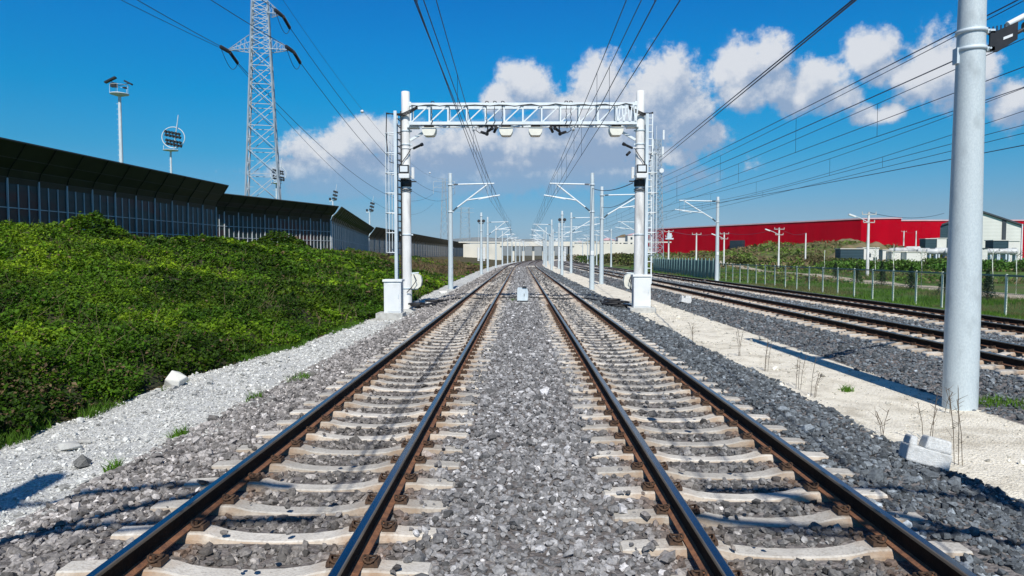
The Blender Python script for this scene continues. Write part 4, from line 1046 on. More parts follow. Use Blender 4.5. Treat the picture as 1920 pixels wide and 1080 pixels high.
# ------------------------------------------------------------------ noise barrier
def glass_mat():
    m = pmat('barrier_glass', (.010, .024, .024), (.020, .042, .042), 1.3, .32, 0, 0, c3=(.075, .018, .014), s3=.36, lo3=.50, hi3=.64, stretch=(.6, .6, 1.6), spec=.3)
    return m
M['bglass'] = glass_mat()
M['bpanel'] = pmat('barrier_weathered_panel', (.12, .115, .12), (.24, .19, .18), .8, .35, .2, .1, 8, c3=(.055, .075, .10), s3=.3, stretch=(1, 1, .25))
M['bcanopy'] = pmat('barrier_canopy', (.014, .017, .008), (.022, .025, .012), 1.2, .45, .1, 0, spec=.3)
M['bpost'] = pmat('barrier_post_steel', (.58, .62, .64), (.46, .50, .52), 1.5, .5)
M['bedge'] = pmat('barrier_edge', (.07, .07, .06), (.05, .05, .04), 3, .6)
def barrier(pts, ztop, zlow, label, step, panel, rails_z, lean=1.25, ends=True, sub=True):
    """pts = foot line; wall from the ground to zlow, then a canopy bending towards the track"""
    p0, p1 = Vector((pts[0][0], pts[0][1], 0)), Vector((pts[1][0], pts[1][1], 0)); d = (p1 - p0); Ln = d.length; d.normalize(); nrm = Vector((d.y, -d.x, 0))
    zb0, zb1 = float(bartop(pts[0][1])) - .6, float(bartop(pts[1][1])) - .6
    t = T('noise_barrier', label, 'noise barrier', (p0.x, p0.y, zb0), 'noise barrier sections')
    g = MB()
    g.prism([p0 + Vector((0, 0, zb0)), p1 + Vector((0, 0, zb1)), p1 + Vector((0, 0, zlow)), p0 + Vector((0, 0, zlow))], nrm * -.05); g.build('panel', M[panel], t)
    # canopy profile: distance out, height
    K = [(0, zlow), (.05, zlow + .35), (.22, zlow + .8), (lean * .55, zlow + (ztop - zlow) * .62), (lean, ztop)]
    c = MB()
    for (a, za), (b, zb_) in zip(K, K[1:]):
        A, B = p0 + nrm * a + Vector((0, 0, za)), p0 + nrm * b + Vector((0, 0, zb_)); C, D = p1 + nrm * b + Vector((0, 0, zb_)), p1 + nrm * a + Vector((0, 0, za))
        o = nrm * -.06 + Vector((0, 0, .05))
        c.add([A, B, C, D], [(0, 1, 2, 3)], 0); c.add([x + o for x in (A, B, C, D)], [(3, 2, 1, 0)], 0)
    for P_ in (p0, p1):
        f = [P_ + nrm * a + Vector((0, 0, z)) for a, z in K]; o = nrm * -.06 + Vector((0, 0, .05)); c.add(f + [x + o for x in f[::-1]], [tuple(range(2 * len(f)))], 0)
    co = c.build('canopy', [M['bcanopy']], t)
    e = MB(); e.beam(p0 + nrm * lean + Vector((0, 0, ztop + .03)), p1 + nrm * lean + Vector((0, 0, ztop + .03)), .10, .08); e.build('coping', M['bedge'], t)
    n = max(2, int(Ln / step)); 
    for i in range(n + 1):
        P_ = p0 + d * (Ln * i / n); z0 = zb0 + (zb1 - zb0) * i / n; q = MB()
        main = (i % 3 == 0) or not sub
        w_ = .055 if main else .04; dp = .10 if main else .06
        q.box((P_.x + nrm.x * dp * .5, P_.y + nrm.y * dp * .5, (z0 + zlow + (.3 if main else 0)) / 2), (w_, dp, zlow - z0 + (.3 if main else 0)), Matrix.Rotation(math.atan2(d.y, d.x), 3, 'Z'))
        if main:
            for (a, za), (b, zb_) in zip(K[1:], K[2:]):
                q.beam(P_ + nrm * (a + .03) + Vector((0, 0, za)), P_ + nrm * (b + .03) + Vector((0, 0, zb_)), .035, .05, 1)
        q.build('post', [M['bpost'], M['bcanopy']], t)
    r = MB()
    for z in rails_z: r.beam(p0 + nrm * .03 + Vector((0, 0, z)), p1 + nrm * .03 + Vector((0, 0, z)), .045, .05)
    r.build('rail_bar', M['bpost'], t)
    r = MB()
    for (a, za) in K[1:4]: r.beam(p0 + nrm * (a + .02) + Vector((0, 0, za)), p1 + nrm * (a + .02) + Vector((0, 0, za)), .02, .02)
    r.build('canopy_batten', M['bedge'], t)
a0 = W(431, 350, 64).x - 1.2; b0 = W(418, 360, 65).x - 1.2; c0 = W(637, 382, 82).x - 1.2
barrier([(-31.0, 18), (a0, 63.6)], 8.58, 6.35, 'long dark glazed noise barrier section with a curved black canopy at the far left', .8, 'bglass', [4.95, 3.9])
barrier([(b0, 64.6), (c0, 82)], 7.95, 6.1, 'second noise barrier section, dark grid of panes, left of the tall lattice pylon foot', .62, 'bglass', [5.0, 3.9])
barrier([(c0 + .05, 82.3), (c0 - 9.6, 146)], 7.95, 6.0, 'angled noise barrier section with reflecting grey blue panels, beyond the dark grid of panes', 2.2, 'bpanel', [4.2], 1.25, True, False)
barrier([(c0 - 9.7, 147), (-29.5, 300)], 8.2, 5.6, 'distant noise barrier section with pinkish panels behind the left portal pole', 5, 'bpanel', [3.8], 1.6, True, False)
barrier([(-29.5, 301), (-20, 600)], 8.2, 5.6, 'farthest noise barrier section tapering towards the white overpass', 12, 'bpanel', [3.8], 1.6, True, False)

# ------------------------------------------------------------------ lattice pylons and power lines
M['lattice'] = pmat('pylon_steel', (.42, .49, .54), (.32, .38, .43), .8, .5, .1)
def lattice(parent, c, z0, z1, w0, w1, panels, rot, leg, brc, name):
    m = MB(); cx, cy = c; ca, sa = math.cos(rot), math.sin(rot)
    def corner(i, z):
        w_ = (w0 + (w1 - w0) * (z - z0) / (z1 - z0)) / 2; x, y = ((-1, -1), (1, -1), (1, 1), (-1, 1))[i]
        return Vector((cx + (x * ca - y * sa) * w_, cy + (x * sa + y * ca) * w_, z))
    zs = [z0]
    k = (w1 / w0) ** (1 / panels)
    hs_ = [k ** i for i in range(panels)]; tot = sum(hs_)
    for h in hs_: zs.append(zs[-1] + (z1 - z0) * h / tot)
    for i in range(4): m.beam(corner(i, z0), corner(i, z1), leg)
    for a, b in zip(zs, zs[1:]):
        for i in range(4):
            j = (i + 1) % 4
            m.beam(corner(i, a), corner(j, b), brc); m.beam(corner(j, a), corner(i, b), brc); m.beam(corner(i, b), corner(j, b), brc)
            mid = (corner(i, a) + corner(j, b)) / 2; m.beam((corner(i, a) + corner(i, b)) / 2, (mid + corner(i, (a + b) / 2)) / 2, brc * .6); 
    m.build(name, M['lattice'], parent)
    return corner
def insul_string(parent, p, q, r=.20, n=9):
    m = MB(); p, q = Vector(p), Vector(q); d = q - p; m.tube(p, q, r * .3, n=6)
    for k in range(n):
        a = p + d * (k + .3) / n; m.tube(a, a + d * .45 / n, r, r * .7, 8)
    m.build('insulator', M['insul'], parent)
PY = 110.0; pc = W(494, 365, PY)
t = T('lattice_pylon', 'tall pale steel lattice pylon rising behind the noise barrier', 'pylon', (pc.x, PY, 1.2))
z95 = W(490, 95, PY).z; z30 = W(490, 28, PY).z; z72 = W(490, 70, PY).z; z8 = W(490, 8, PY).z
w_b = 5.0; w_t = 2.55; ROT = .28
lattice(t, (pc.x, PY), 1.2, z95, w_b + .8, 2.9, 9, ROT, .21, .10, 'tower_body')
lattice(t, (pc.x, PY), z95, z8 + .2, 2.9, 2.3, 5, ROT, .19, .09, 'tower_head')
lattice(t, (pc.x, PY), z8 + .2, z8 + 6, 2.3, .5, 3, ROT, .13, .07, 'tower_peak')
def crossarm(tipx, z, ztop, s):
    m = MB(); base = pc.x + s * 1.4; tip = Vector((tipx, PY, z + .1))
    for dy in (-1.2, 1.2):
        m.beam((base, PY + dy, z), tip, .11); m.beam((base, PY + dy, ztop), tip + Vector((0, 0, .1)), .09)
        for k in range(1, 5):
            u = k / 5; p = Vector((base, PY + dy, z)).lerp(tip, u); q = Vector((base, PY + dy, ztop)).lerp(tip, u); m.beam(p, q, .05)
            u2 = (k - 1) / 5; m.beam(Vector((base, PY + dy, z)).lerp(tip, u2), q, .05)
    for k in range(5):
        u = k / 5; m.beam(Vector((base, PY - 1.2, z)).lerp(tip, u), Vector((base, PY + 1.2, z)).lerp(tip, u), .05)
    m.build('crossarm', M['lattice'], t); return tip
tips = {'ll': crossarm(W(428, 96, PY).x, z95, z72, -1), 'lr': crossarm(W(548, 96, PY).x, z95, z72, 1), 'ur': crossarm(W(528, 30, PY).x, z30, z8 + .3, 1), 'ul': crossarm(W(440, 30, PY).x, z30 + 16, z8 + 16.3, -1) if False else None}
Y2 = 400.0
p2 = W(833, 440, Y2); zt2 = W(833, 335, Y2).z
tf = T('lattice_pylon', 'second lattice pylon, small in the distance behind the left mast', 'pylon', (p2.x, Y2, .5))
lattice(tf, (p2.x, Y2), .5, zt2, 5.0, 1.6, 12, .2, .22, .11, 'tower_body')
m = MB()
za2 = W(833, 352, Y2).z
for z in (za2, za2 + 3.5):
    m.beam((p2.x - 6.3, Y2, z), (p2.x + 6.3, Y2, z), .22)
    for s in (-1, 1): m.beam((p2.x + s * .9, Y2, z + 2), (p2.x + s * 6.3, Y2, z), .14); m.beam((p2.x + s * 6.2, Y2, z), (p2.x + s * 6.2, Y2, z - 3.6), .3)
m.build('crossarm', M['lattice'], tf)
Y3 = 800.0; p3 = W(872, 440, Y3); zt3 = W(872, 389, Y3).z
tg = T('lattice_pylon', 'third lattice pylon, faintest and farthest along the barrier', 'pylon', (p3.x, Y3, .5))
lattice(tg, (p3.x, Y3), .5, zt3, 12.0, 9, 9, .2, .34, .18, 'tower_body')
m = MB()
for z in (zt3 - 6, zt3 - 1): m.beam((p3.x - 10, Y3, z), (p3.x + 10, Y3, z), .35)
m.build('crossarm', M['lattice'], tg)
M['pwire'] = pmat('conductor_metal', (.03, .05, .12), (.025, .04, .09), 5, .5, .2)
def conductor(label, a, b, sag, rad, n=30):
    mm = MB(); mm.path(span_wire([a, b], sag, n), rad, 5); return solo(mm, 'power_line', M['pwire'], label, 'power line', Vector(a), 'conductors of the lattice pylons')
for key, lb in (('ll', 'lower left arm'), ('lr', 'lower right arm'), ('ur', 'upper right arm')):
    tip = tips[key]
    qa = tip + Vector((-.15, -2.6, -.15)); qb = tip + Vector((.5, 2.5, -1.35))
    for dz in (0, .45):
        insul_string(t, tip + Vector((0, 0, -.1 - dz * .3)), qa + Vector((0, 0, -dz * .3)), .26); insul_string(t, tip + Vector((.2, 0, -.2 - dz * .3)), qb + Vector((0, 0, -dz * .3)), .26)
    mm = MB(); mm.path([qa + (qb - qa) * u + Vector((.3 * math.sin(PI * u), 0, -2.5 * math.sin(PI * u) * (1 - .25 * u))) for u in np.linspace(0, 1, 12)], .05, 5); mm.build('jumper_loop', M['pwire'], t)
    bx2 = Vector((p2.x + (-6.2 if key == 'll' else 6.2), Y2, za2 - (3.4 if key != 'ur' else -.2)))
    conductor('power line from the pylon ' + lb + ' running on to the distant pylon', qb, bx2, 11.5, .055)
    back = Vector((tip.x + (14 if key == 'll' else -2.0), -160, tip.z + 1)); conductor('power line from the pylon ' + lb + ' sweeping out over the barrier to the left', qa, back, 7, .05)
tip = tips['ll']; conductor('thinner second power line from the pylon lower left arm to the left edge', tip + Vector((-.4, -2.6, -.3)), Vector((tip.x - 6, -160, tip.z)), 6, .04)
conductor('thin lower power line leaving the pylon lower left arm towards the portal', tip + Vector((.4, 2.5, -1.5)), Vector((p2.x - 6.2, Y2, za2 - 9)), 14, .04)
ew0 = Vector((pc.x, PY, z8 + 6)); ew1 = Vector((p2.x, Y2, zt2)); conductor('thin earth wire from the pylon top carrying a white marker ball', ew0, ew1, 9, .035)
def ball(px, py, Y, r, lb):
    c = W(px, py, Y); mm = MB()
    mm.lathe(c, [(r * math.sin(a), -r * math.cos(a)) for a in np.linspace(.08, PI - .08, 13)], 18); mm.torus(c, r * 1.0, r * .07, (1, 0, 0), 18, 6, 1)
    solo(mm, 'marker_ball', [M['white_paint'], M['black']], lb, 'marker ball', c, 'aircraft marker balls on the earth wire')
ball(679, 209, 175, .42, 'white aircraft marker ball on the wire above the clouds left of the portal')
ball(806, 324, 300, .42, 'tiny white aircraft marker ball beyond the left portal pole')
# telecom lattice tower behind the right portal pole
Yt = 110.0; c = W(1229, 470, Yt); t = T('telecom_tower', 'slender lattice telecom tower behind the right portal pole', 'tower', (c.x, Yt, 1.0))
lattice(t, (c.x, Yt), 1.0, W(1229, 262, Yt).z, 1.9, 1.1, 20, .3, .08, .045, 'tower_body')
mm = MB(); zz = W(1229, 285, Yt).z
for dx, dz in ((.9, 0), (-.7, 1.2), (1.0, 2.6)): mm.box((c.x + dx, Yt - .5, zz + dz), (.28, .16, 1.5))
mm.tube((c.x, Yt, zz + 1), (c.x, Yt, W(1229, 236, Yt).z), .04, n=6); mm.build('antenna', M['white_paint'], t)
mm = MB(); mm.lathe((c.x + .7, Yt - .7, zz - 3), [(.02, .1), (.3, .05), (.36, -.1)], 14, 0, (0, 1, 0)); mm.build('dish', M['white_paint'], t)
# ------------------------------------------------------------------ stadium floodlight masts behind the barrier
def flood(px, pytop, pybase, Y, label, kind, scale=1.0):
    a = W(px, pytop, Y); b = W(px, pybase, Y); t = T('floodlight_mast', label, 'floodlight', (a.x, Y, 0), 'floodlight masts behind the noise barrier')
    mm = MB(); zt_ = a.z; mm.tube((a.x, Y, 0), (a.x, Y, zt_), .55 * scale, .30 * scale, 12)
    z = 2
    while z < zt_ - 1: mm.beam((a.x - .6 * scale, Y - .2, z), (a.x - .3 * scale, Y - .2, z), .08 * scale); z += 1.1 * scale
    mm.build('pole', M['galv'], t)
    if kind == 'platform':
        mm = MB(); mm.lathe((a.x, Y, zt_), [(.4, -.45), (1.9, .0), (1.9, .16), (.4, .16)], 18)
        for k in range(5):
            q = 2 * PI * k / 5; mm.tube((a.x + 1.85 * math.cos(q), Y + 1.85 * math.sin(q), zt_ + .1), (a.x + 1.85 * math.cos(q), Y + 1.85 * math.sin(q), zt_ + 1.9), .04, n=5)
        mm.torus((a.x, Y, zt_ + 1.9), 1.85, .04, n=18); mm.build('platform', M['galv'], t)
        for dx, dz, sgn in ((-1.9, 3.1, -1), (2.0, 2.5, 1)):
            mm = MB(); r_ = Matrix.Rotation(sgn * .45, 3, 'Y'); mm.box((a.x + dx, Y, zt_ + dz), (2.6 if sgn < 0 else 1.7, .8, .35), r_); mm.box((a.x + dx * .6, Y, zt_ + dz - 1.1), (1.2 if sgn < 0 else .6, .8, .9 if sgn < 0 else .3)); mm.beam((a.x, Y, zt_ + 1.9), (a.x + dx, Y, zt_ + dz - .2), .12); mm.build('lamp', M['black'], t)
    elif kind == 'ring':
        zc_ = zt_ + 4.6 * scale; mm = MB(); mm.torus((a.x + 1.0 * scale, Y, zc_), 3.5 * scale, .16 * scale, (.25, -1, .1), 28, 6)
        mm.lathe((a.x, Y, zt_ + .3 * scale), [(.3, -.25), (2.4 * scale, 0), (2.4 * scale, .14), (.3, .14)], 18)
        for dx in (-2.3, 2.3): mm.tube((a.x + dx * scale, Y, zt_ + .3 * scale), (a.x + dx * scale, Y, zt_ + 2.0 * scale), .1 * scale, n=6)
        mm.tube((a.x + 1.0 * scale, Y, zt_), (a.x + 2.8 * scale, Y, zt_ + 12.0 * scale), .22 * scale, .12 * scale, 8); mm.build('ring_frame', M['galv'], t)
        for row in range(4):
            mm = MB(); zz = zc_ + (1.9, .8, -.9, -2.0)[row] * scale
            for k in range(5):
                xx = a.x + (-1.3 + 1.1 * k + .15 * row) * scale; mm.box((xx, Y - .3, zz - .22 * k * scale), (.66 * scale, .8, .85 * scale), Matrix.Rotation(.5, 3, 'Y')); 
            mm.build('lamp', M['black'], t)
    else:
        mm = MB(); mm.beam((a.x - 1.5 * scale, Y, zt_), (a.x + 1.5 * scale, Y, zt_ + .4), .4 * scale); mm.tube((a.x + .6 * scale, Y, zt_), (a.x + 1.9 * scale, Y, zt_ + 7.5 * scale), .16 * scale, .08 * scale, 6); mm.build('frame', M['galv'], t)
        for row in range(3):
            mm = MB(); mm.box((a.x + (.9 + .25 * row) * scale, Y - .3, zt_ + (1.0 + 1.5 * row) * scale), (1.9 * scale, .8, .9 * scale), Matrix.Rotation(.3, 3, 'Y')); mm.build('lamp', M['black'], t)
        mm = MB(); mm.box((a.x - 1.2 * scale, Y, zt_ + .9 * scale), (.8 * scale, .6, 1.1 * scale)); mm.build('lamp', M['black'], t)
flood(224, 177, 305, 150, 'tall floodlight mast with a railed platform top, leftmost behind the barrier', 'platform')
flood(320, 284, 325, 190, 'floodlight mast with a tilted ring of dark lamps left of the pylon', 'ring', .83)
flood(518, 345, 370, 230, 'floodlight ring partly hidden behind the right leg of the pylon', 'ring', .72)
flood(624, 377, 384, 260, 'small leaning floodlight stack right of the pylon', 'stack', .85)
flood(693, 398, 410, 300, 'smallest floodlight pair just left of the portal ladder', 'stack', .95)
# ------------------------------------------------------------------ fences on the right
def mesh_mat(name, col, cover, pitch):
    m = bpy.data.materials.new(name); nt = nodes(m); L = nt.links.new
    out = N(nt, 'ShaderNodeOutputMaterial'); b = N(nt, 'ShaderNodeBsdfPrincipled'); b.inputs['Base Color'].default_value = rgba(col); b.inputs['Roughness'].default_value = .5
    g = N(nt, 'ShaderNodeNewGeometry'); s = N(nt, 'ShaderNodeSeparateXYZ'); L(g.outputs['Position'], s.inputs[0])
    acc = None
    for sg in (1, -1):
        a = N(nt, 'ShaderNodeMath', operation='MULTIPLY_ADD'); L(s.outputs[2], a.inputs[0]); a.inputs[1].default_value = sg; L(s.outputs[1], a.inputs[2])
        f = N(nt, 'ShaderNodeMath', operation='PINGPONG'); L(a.outputs[0], f.inputs[0]); f.inputs[1].default_value = pitch
        c = N(nt, 'ShaderNodeMath', operation='LESS_THAN'); L(f.outputs[0], c.inputs[0]); c.inputs[1].default_value = pitch * cover
        if acc is None: acc = c
        else:
            mx = N(nt, 'ShaderNodeMath', operation='MAXIMUM'); L(acc.outputs[0], mx.inputs[0]); L(c.outputs[0], mx.inputs[1]); acc = mx
    tr = N(nt, 'ShaderNodeBsdfTransparent'); ms = N(nt, 'ShaderNodeMixShader'); L(acc.outputs[0], ms.inputs[0]); L(tr.outputs[0], ms.inputs[1]); L(b.outputs[0], ms.inputs[2]); L(ms.outputs[0], out.inputs[0])
    return m
M['chain'] = mesh_mat('chain_link', (.035, .075, .055), .10, .06)
M['fpost'] = pmat('fence_post_paint', (.68, .74, .64), (.56, .62, .52), 3, .6)
M['teal'] = pmat('teal_fence_paint', (.055, .16, .165), (.04, .12, .125), 1.5, .5)
M['tealpost'] = pmat('teal_post_paint', (.22, .36, .36), (.15, .28, .28), 1.5, .5)
FX = 20.0
t = T('mesh_fence', 'green chain link fence with pale posts between the side tracks and the field', 'fence', (FX, 46, -.3))
def fz_(y): return float(height(FX + cvs(y), y))
ys = np.arange(13.5, 69.5, 2.15)
for y in ys:
    z = fz_(y); mb = MB(); mb.box((FX, y, z + .78), (.07, .07, 1.85)); mb.beam((FX, y, z + 1.68), (FX + .26, y, z + 1.98), .05) if False else None; mb.build('post', M['fpost'], t)
mb = MB()
for a, b in zip(ys, ys[1:]): mb.add([(FX, a, fz_(a) + .05), (FX, b, fz_(b) + .05), (FX, b, fz_(b) + 1.62), (FX, a, fz_(a) + 1.62)], [(0, 1, 2, 3)])
mb.build('wire_mesh', M['chain'], t)
mb = MB()
for a, b in zip(ys, ys[1:]):
    mb.beam((FX, a, fz_(a) + 1.64), (FX, b, fz_(b) + 1.64), .06, .07)
    mb.beam((FX, a, fz_(a) + .9), (FX, b, fz_(b) + .9), .018, .018)
mb.build('top_rail', M['teal'], t)
t = T('palisade_fence', 'teal slatted metal fence farther along, left of the chain link fence', 'fence', (FX, 85, -.3))
ys2 = np.arange(70, 104, 1.5)
mb = MB()
for y in np.arange(70, 104, .17): mb.box((FX + cvs(y) - .02, y, fz_(y) + .95), (.03, .115, 2.0))
mb.build('slat_panel', M['teal'], t)
mb = MB()
for a, b in zip(ys2, ys2[1:]):
    for h in (.5, 1.6): mb.beam((FX + .03, a, fz_(a) + h), (FX + .03, b, fz_(b) + h), .05, .06)
mb.build('rail_bar', M['teal'], t)
for y in ys2:
    mb = MB(); mb.box((FX - .06, y, fz_(y) + 1.05), (.08, .10, 2.25)); mb.build('post', M['tealpost'], t)
# yellow bollards / posts behind the teal fence
# ------------------------------------------------------------------ young conifers, saplings, hedge
M['needles'] = tint_mat('conifer_needles', .6, 0, 3, .2, .3); M['bark'] = pmat('bark', (.12, .085, .055), (.07, .05, .035), 9, .9, 0, .5, 30)
def leaf_cloud(c, n, size, col, var, up=.3):
    c = np.asarray(c); n = len(c); nrm = rng.normal(size=(n, 3)); nrm[:, 2] = np.abs(nrm[:, 2]) + up; nrm /= np.linalg.norm(nrm, axis=1, keepdims=True)
    t0 = np.cross(nrm, rng.normal(size=(n, 3))); t0 /= np.linalg.norm(t0, axis=1, keepdims=True); t1 = np.cross(nrm, t0); s = (size * rng.uniform(.6, 1.3, n))[:, None]
    q = np.stack([c - t0 * s, c - t1 * s * .5, c + t0 * s, c + t1 * s * .5], 1)
    cc_ = np.asarray(col)[None] * (1 - var + 2 * var * rng.random((n, 1)))
    return q.reshape(-1, 3), np.arange(4 * n).reshape(-1, 4), cc_
def leafy(name, V_, F_, C_, mat, parent):
    off = np.array(wloc(parent)); o = np_mesh(name, V_ - off, F_, 4, mat, C_); o.parent = parent; KIDS.setdefault(parent.name, []).append(o); return o
spots = [(1566, 74.0), (1606, 63.5), (1653, 55.5), (1708, 48.8), (1769, 43.4), (1852, 37.3)]
WHC = ['small dark young conifer, leftmost of the row beside the dirt path', 'second young conifer from the left beside the dirt path', 'third young conifer from the left beside the dirt path',
       'fourth young conifer from the left, right of a pale fence post', 'young conifer just left of the big round pole, behind the fence', 'young conifer just right of the big round pole, behind the fence']
for (px, Y), lb in zip(spots, WHC):
    X = W(px, 540, Y).x; z = float(height(X, Y)); h = rng.uniform(1.6, 2.1); t = T('young_conifer', lb, 'conifer', (X, Y, z), 'young conifers along the dirt path')
    mb = MB(); mb.tube((X, Y, z - .1), (X, Y, z + h), .05, .012, 7)
    n = 1500; u = rng.random(n) ** .7; tier = np.floor(u * 7) / 7; r_ = (1 - u) * .55 * (.55 + .6 * (u * 7 - np.floor(u * 7))[::1][::-1]) + .04; a = rng.uniform(0, 2 * PI, n); rad = r_ * np.sqrt(rng.random(n)) * (1 + .35 * np.sin(a * 3 + px))
    for k in range(16):
        zz = z + .15 + k * h / 18; q = k * 2.4; rr = .5 * (1 - k / 17); mb.tube((X, Y, zz), (X + rr * math.cos(q), Y + rr * math.sin(q), zz - .06), .012, .004, 5)
    mb.build('trunk', M['bark'], t)
    c = np.stack([X + rad * np.cos(a), Y + rad * np.sin(a), z + .1 + u * h * .95 - rad * .25], 1)
    leafy('crown', *leaf_cloud(c, n, .055, (.030, .062, .026), .5), M['needles'], t)
# bare saplings with pale trunks
WHS = ['far left', 'left', 'middle', 'right', 'far right']
for i, (px, Y, h) in enumerate([(1545, 70, 3.0), (1640, 66, 3.2), (1674, 58, 3.4), (1727, 56, 3.0), (1860, 45, 2.8), (1905, 43, 2.6)]):
    X = W(px, 540, Y).x; z = float(height(X, Y)); lb = 'thin pale leafless sapling in the field, ' + ['leftmost behind the fence', 'beside the lamp pole', 'between two dark conifers', 'left of the big round pole', 'just right of the big round pole', 'near the right picture edge'][i]
    t = T('sapling', lb, 'sapling', (X, Y, z), 'saplings in the field'); mb = MB(); rr = random.Random(i)
    mb.path([(X, Y, z - .1), (X + .02, Y, z + h * .4), (X - .03, Y, z + h * .75), (X + .02, Y, z + h)], .035, 6); mb.build('trunk', M['fpost'], t)
    mb = MB()
    for k in range(14):
        zz = z + h * rr.uniform(.4, .95); a = rr.uniform(0, 6.28); l = rr.uniform(.2, .6); mb.tube((X, Y, zz), (X + l * math.cos(a), Y + l * math.sin(a), zz + l * .8), .012, .004, 5)
    mb.build('branch', M['bark'], t)
    n = 90; c = np.stack([X + rng.normal(0, .28, n), Y + rng.normal(0, .28, n), z + h * rng.uniform(.45, 1.05, n)], 1)
    leafy('crown', *leaf_cloud(c, n, .05, (.09, .12, .04), .4), M['needles'], t)
M['hedgeleaf'] = tint_mat('hedge_leaf', .6, 0, 3, .2, .3)
def shrub(X, Y, rx, ry, h, label, col, n, size, group, name='bush', cat='bush'):
    z = float(height(X, Y)); t = T(name, label, cat, (X, Y, z), group)
    mb = MB(); rr = random.Random(int(X * 7 + Y))
    for k in range(7):
        a = rr.uniform(0, 6.28); mb.path([(X + .3 * rx * math.cos(a) * .2, Y, z - .1), (X + rx * .4 * math.cos(a), Y + ry * .4 * math.sin(a), z + h * .5), (X + rx * .6 * math.cos(a), Y + ry * .6 * math.sin(a), z + h * .85)], .03 + .01 * h, 5)
    mb.build('stems', M['bark'], t)
    a = rng.uniform(0, 2 * PI, n); u = rng.random(n) ** .5; el_ = rng.random(n) ** .6
    lump = 1 + .22 * np.sin(a * 3 + X) + .15 * np.sin(a * 7 + Y) + rng.normal(0, .06, n)
    r_ = u * lump * np.sqrt(np.clip(1 - (el_ - .25) ** 2, .05, 1))
    c = np.stack([X + rx * r_ * np.cos(a), Y + ry * r_ * np.sin(a), z + h * el_ * (.80 + .25 * vnoise(a * 2.2 + X, u * 3 + Y))], 1)
    leafy('crown', *leaf_cloud(c, n, size, col, .55), M['hedgeleaf'], t)
    return t
hx = np.linspace(1556, 1925, 18)
HW = ['at its left end', 'second from its left end', 'third from its left end', 'fourth from its left end', 'left of the lamp pole', 'under the blue white shed', 'right of the lamp pole', 'below the stacked tanks, left', 'below the stacked tanks, middle', 'below the stacked tanks, right', 'left of the big round pole', 'touching the big round pole on the left', 'hidden partly by the big round pole', 'touching the big round pole on the right', 'right of the big round pole', 'below the white cabins', 'second from the right picture edge', 'at the right picture edge']
for i, px in enumerate(hx):
    Y = 104 + 5 * math.sin(i * 1.7); X = W(px, 500, Y).x
    shrub(X, Y, 2.3, 1.8, 1.5 + .35 * math.sin(i * 2.3), 'dark green bush of the field hedge, ' + HW[i], (.07, .17, .02) if i % 3 else (.10, .20, .028), 1100, .17, 'bushes of the hedge across the field')
BUSHL = {1: 'olive bush on the slope just right of the dark loading door', 4: 'olive bush on the slope just left of the bare pale pole', 5: 'brownish bush on the slope just right of the bare pale pole', 7: 'olive bush below the soil heap, left of the tallest lamp pole',
         10: 'olive bush right of the far tracks, middle one of the bank before the overpass', 11: 'brownish bush right of the far tracks, second left of the right portal pole', 12: 'green bush right of the far tracks, second from the overpass opening', 13: 'olive bush right of the far tracks, nearest to the right portal pole', 14: 'brownish bush right of the far tracks, closest to the overpass opening'}
for i, (px, py, Y, rx, h) in enumerate([(1360, 470, 150, 4.5, 2.2), (1392, 478, 135, 3.5, 1.8), (1420, 470, 160, 4, 2.0), (1448, 478, 130, 3.5, 1.8), (1488, 466, 165, 5, 2.2), (1518, 470, 150, 5, 2.6), (1548, 480, 135, 4.5, 2.4), (1580, 475, 150, 5, 2.2), (1300, 480, 130, 3, 1.8), (1330, 484, 120, 3.0, 1.6), (1130, 480, 190, 4, 2.6), (1160, 478, 170, 3.5, 2.6), (1100, 480, 210, 4, 2.4), (1180, 482, 150, 3.0, 2.6), (1080, 478, 240, 5, 2.6)]):
    if i in (0, 2, 3, 6, 8, 9): continue
    shrub(W(px, py, Y).x, Y, rx, rx * .8, h * (.75 if i < 10 else 1), BUSHL[i], [(.06, .12, .02), (.10, .13, .03), (.14, .12, .045)][i % 3], 700, .30, 'bushes on the far banks')

# rough scrub over the spoil bank and the field edge
sc_ = []
for x0, x1, y0, y1, de, sz in [(30, 118, 105, 245, 3.2, .33), (20, 60, 60, 110, 4.0, .16), (20, 62, 110, 320, 1.6, .34), (60, 125, 100, 150, 2.0, .30)]:
    x, y, s = scatter(x0, x1, y0, y1, de, sz, .3); p = fbm(x * .13 + 31, y * .13, 4); k = (rng.random(len(x)) < sst(.36, .60, p)) & (np.abs(x - pathx(y)) > 1.8) & (x > 20.6 + cv(y)); sc_.append((x[k], y[k], s[k], p[k]))
x, y, s, p = [np.concatenate(q) for q in zip(*sc_)]; n = len(x)
z = height(x, y) + rng.uniform(.02, 1, n) * (.25 + 1.6 * np.clip(p - .45, 0, 1) * 2) * np.where(y < 110, .35, 1)
Vq, Fq_, Cq = leaf_cloud(np.stack([x, y, z], 1), n, .3, (.13, .20, .03), .45)
ctr = np.stack([x, y, z], 1); Vq = ((Vq.reshape(n, 4, 3) - ctr[:, None]) * (s / .3)[:, None, None] + ctr[:, None]).reshape(-1, 3)
dr_ = (fbm(x * .21 + 3, y * .21, 3) + rng.normal(0, .10, n) > .50)[:, None]; Cq = np.where(dr_, np.array([.20, .15, .07])[None] * rng.uniform(.6, 1.2, (n, 1)), Cq)
tag(np_mesh('scrub', Vq, Fq_, 4, M['hedgeleaf'], Cq), 'rough green and straw scrub over the spoil bank and field edge', 'scrub', None, 'stuff')

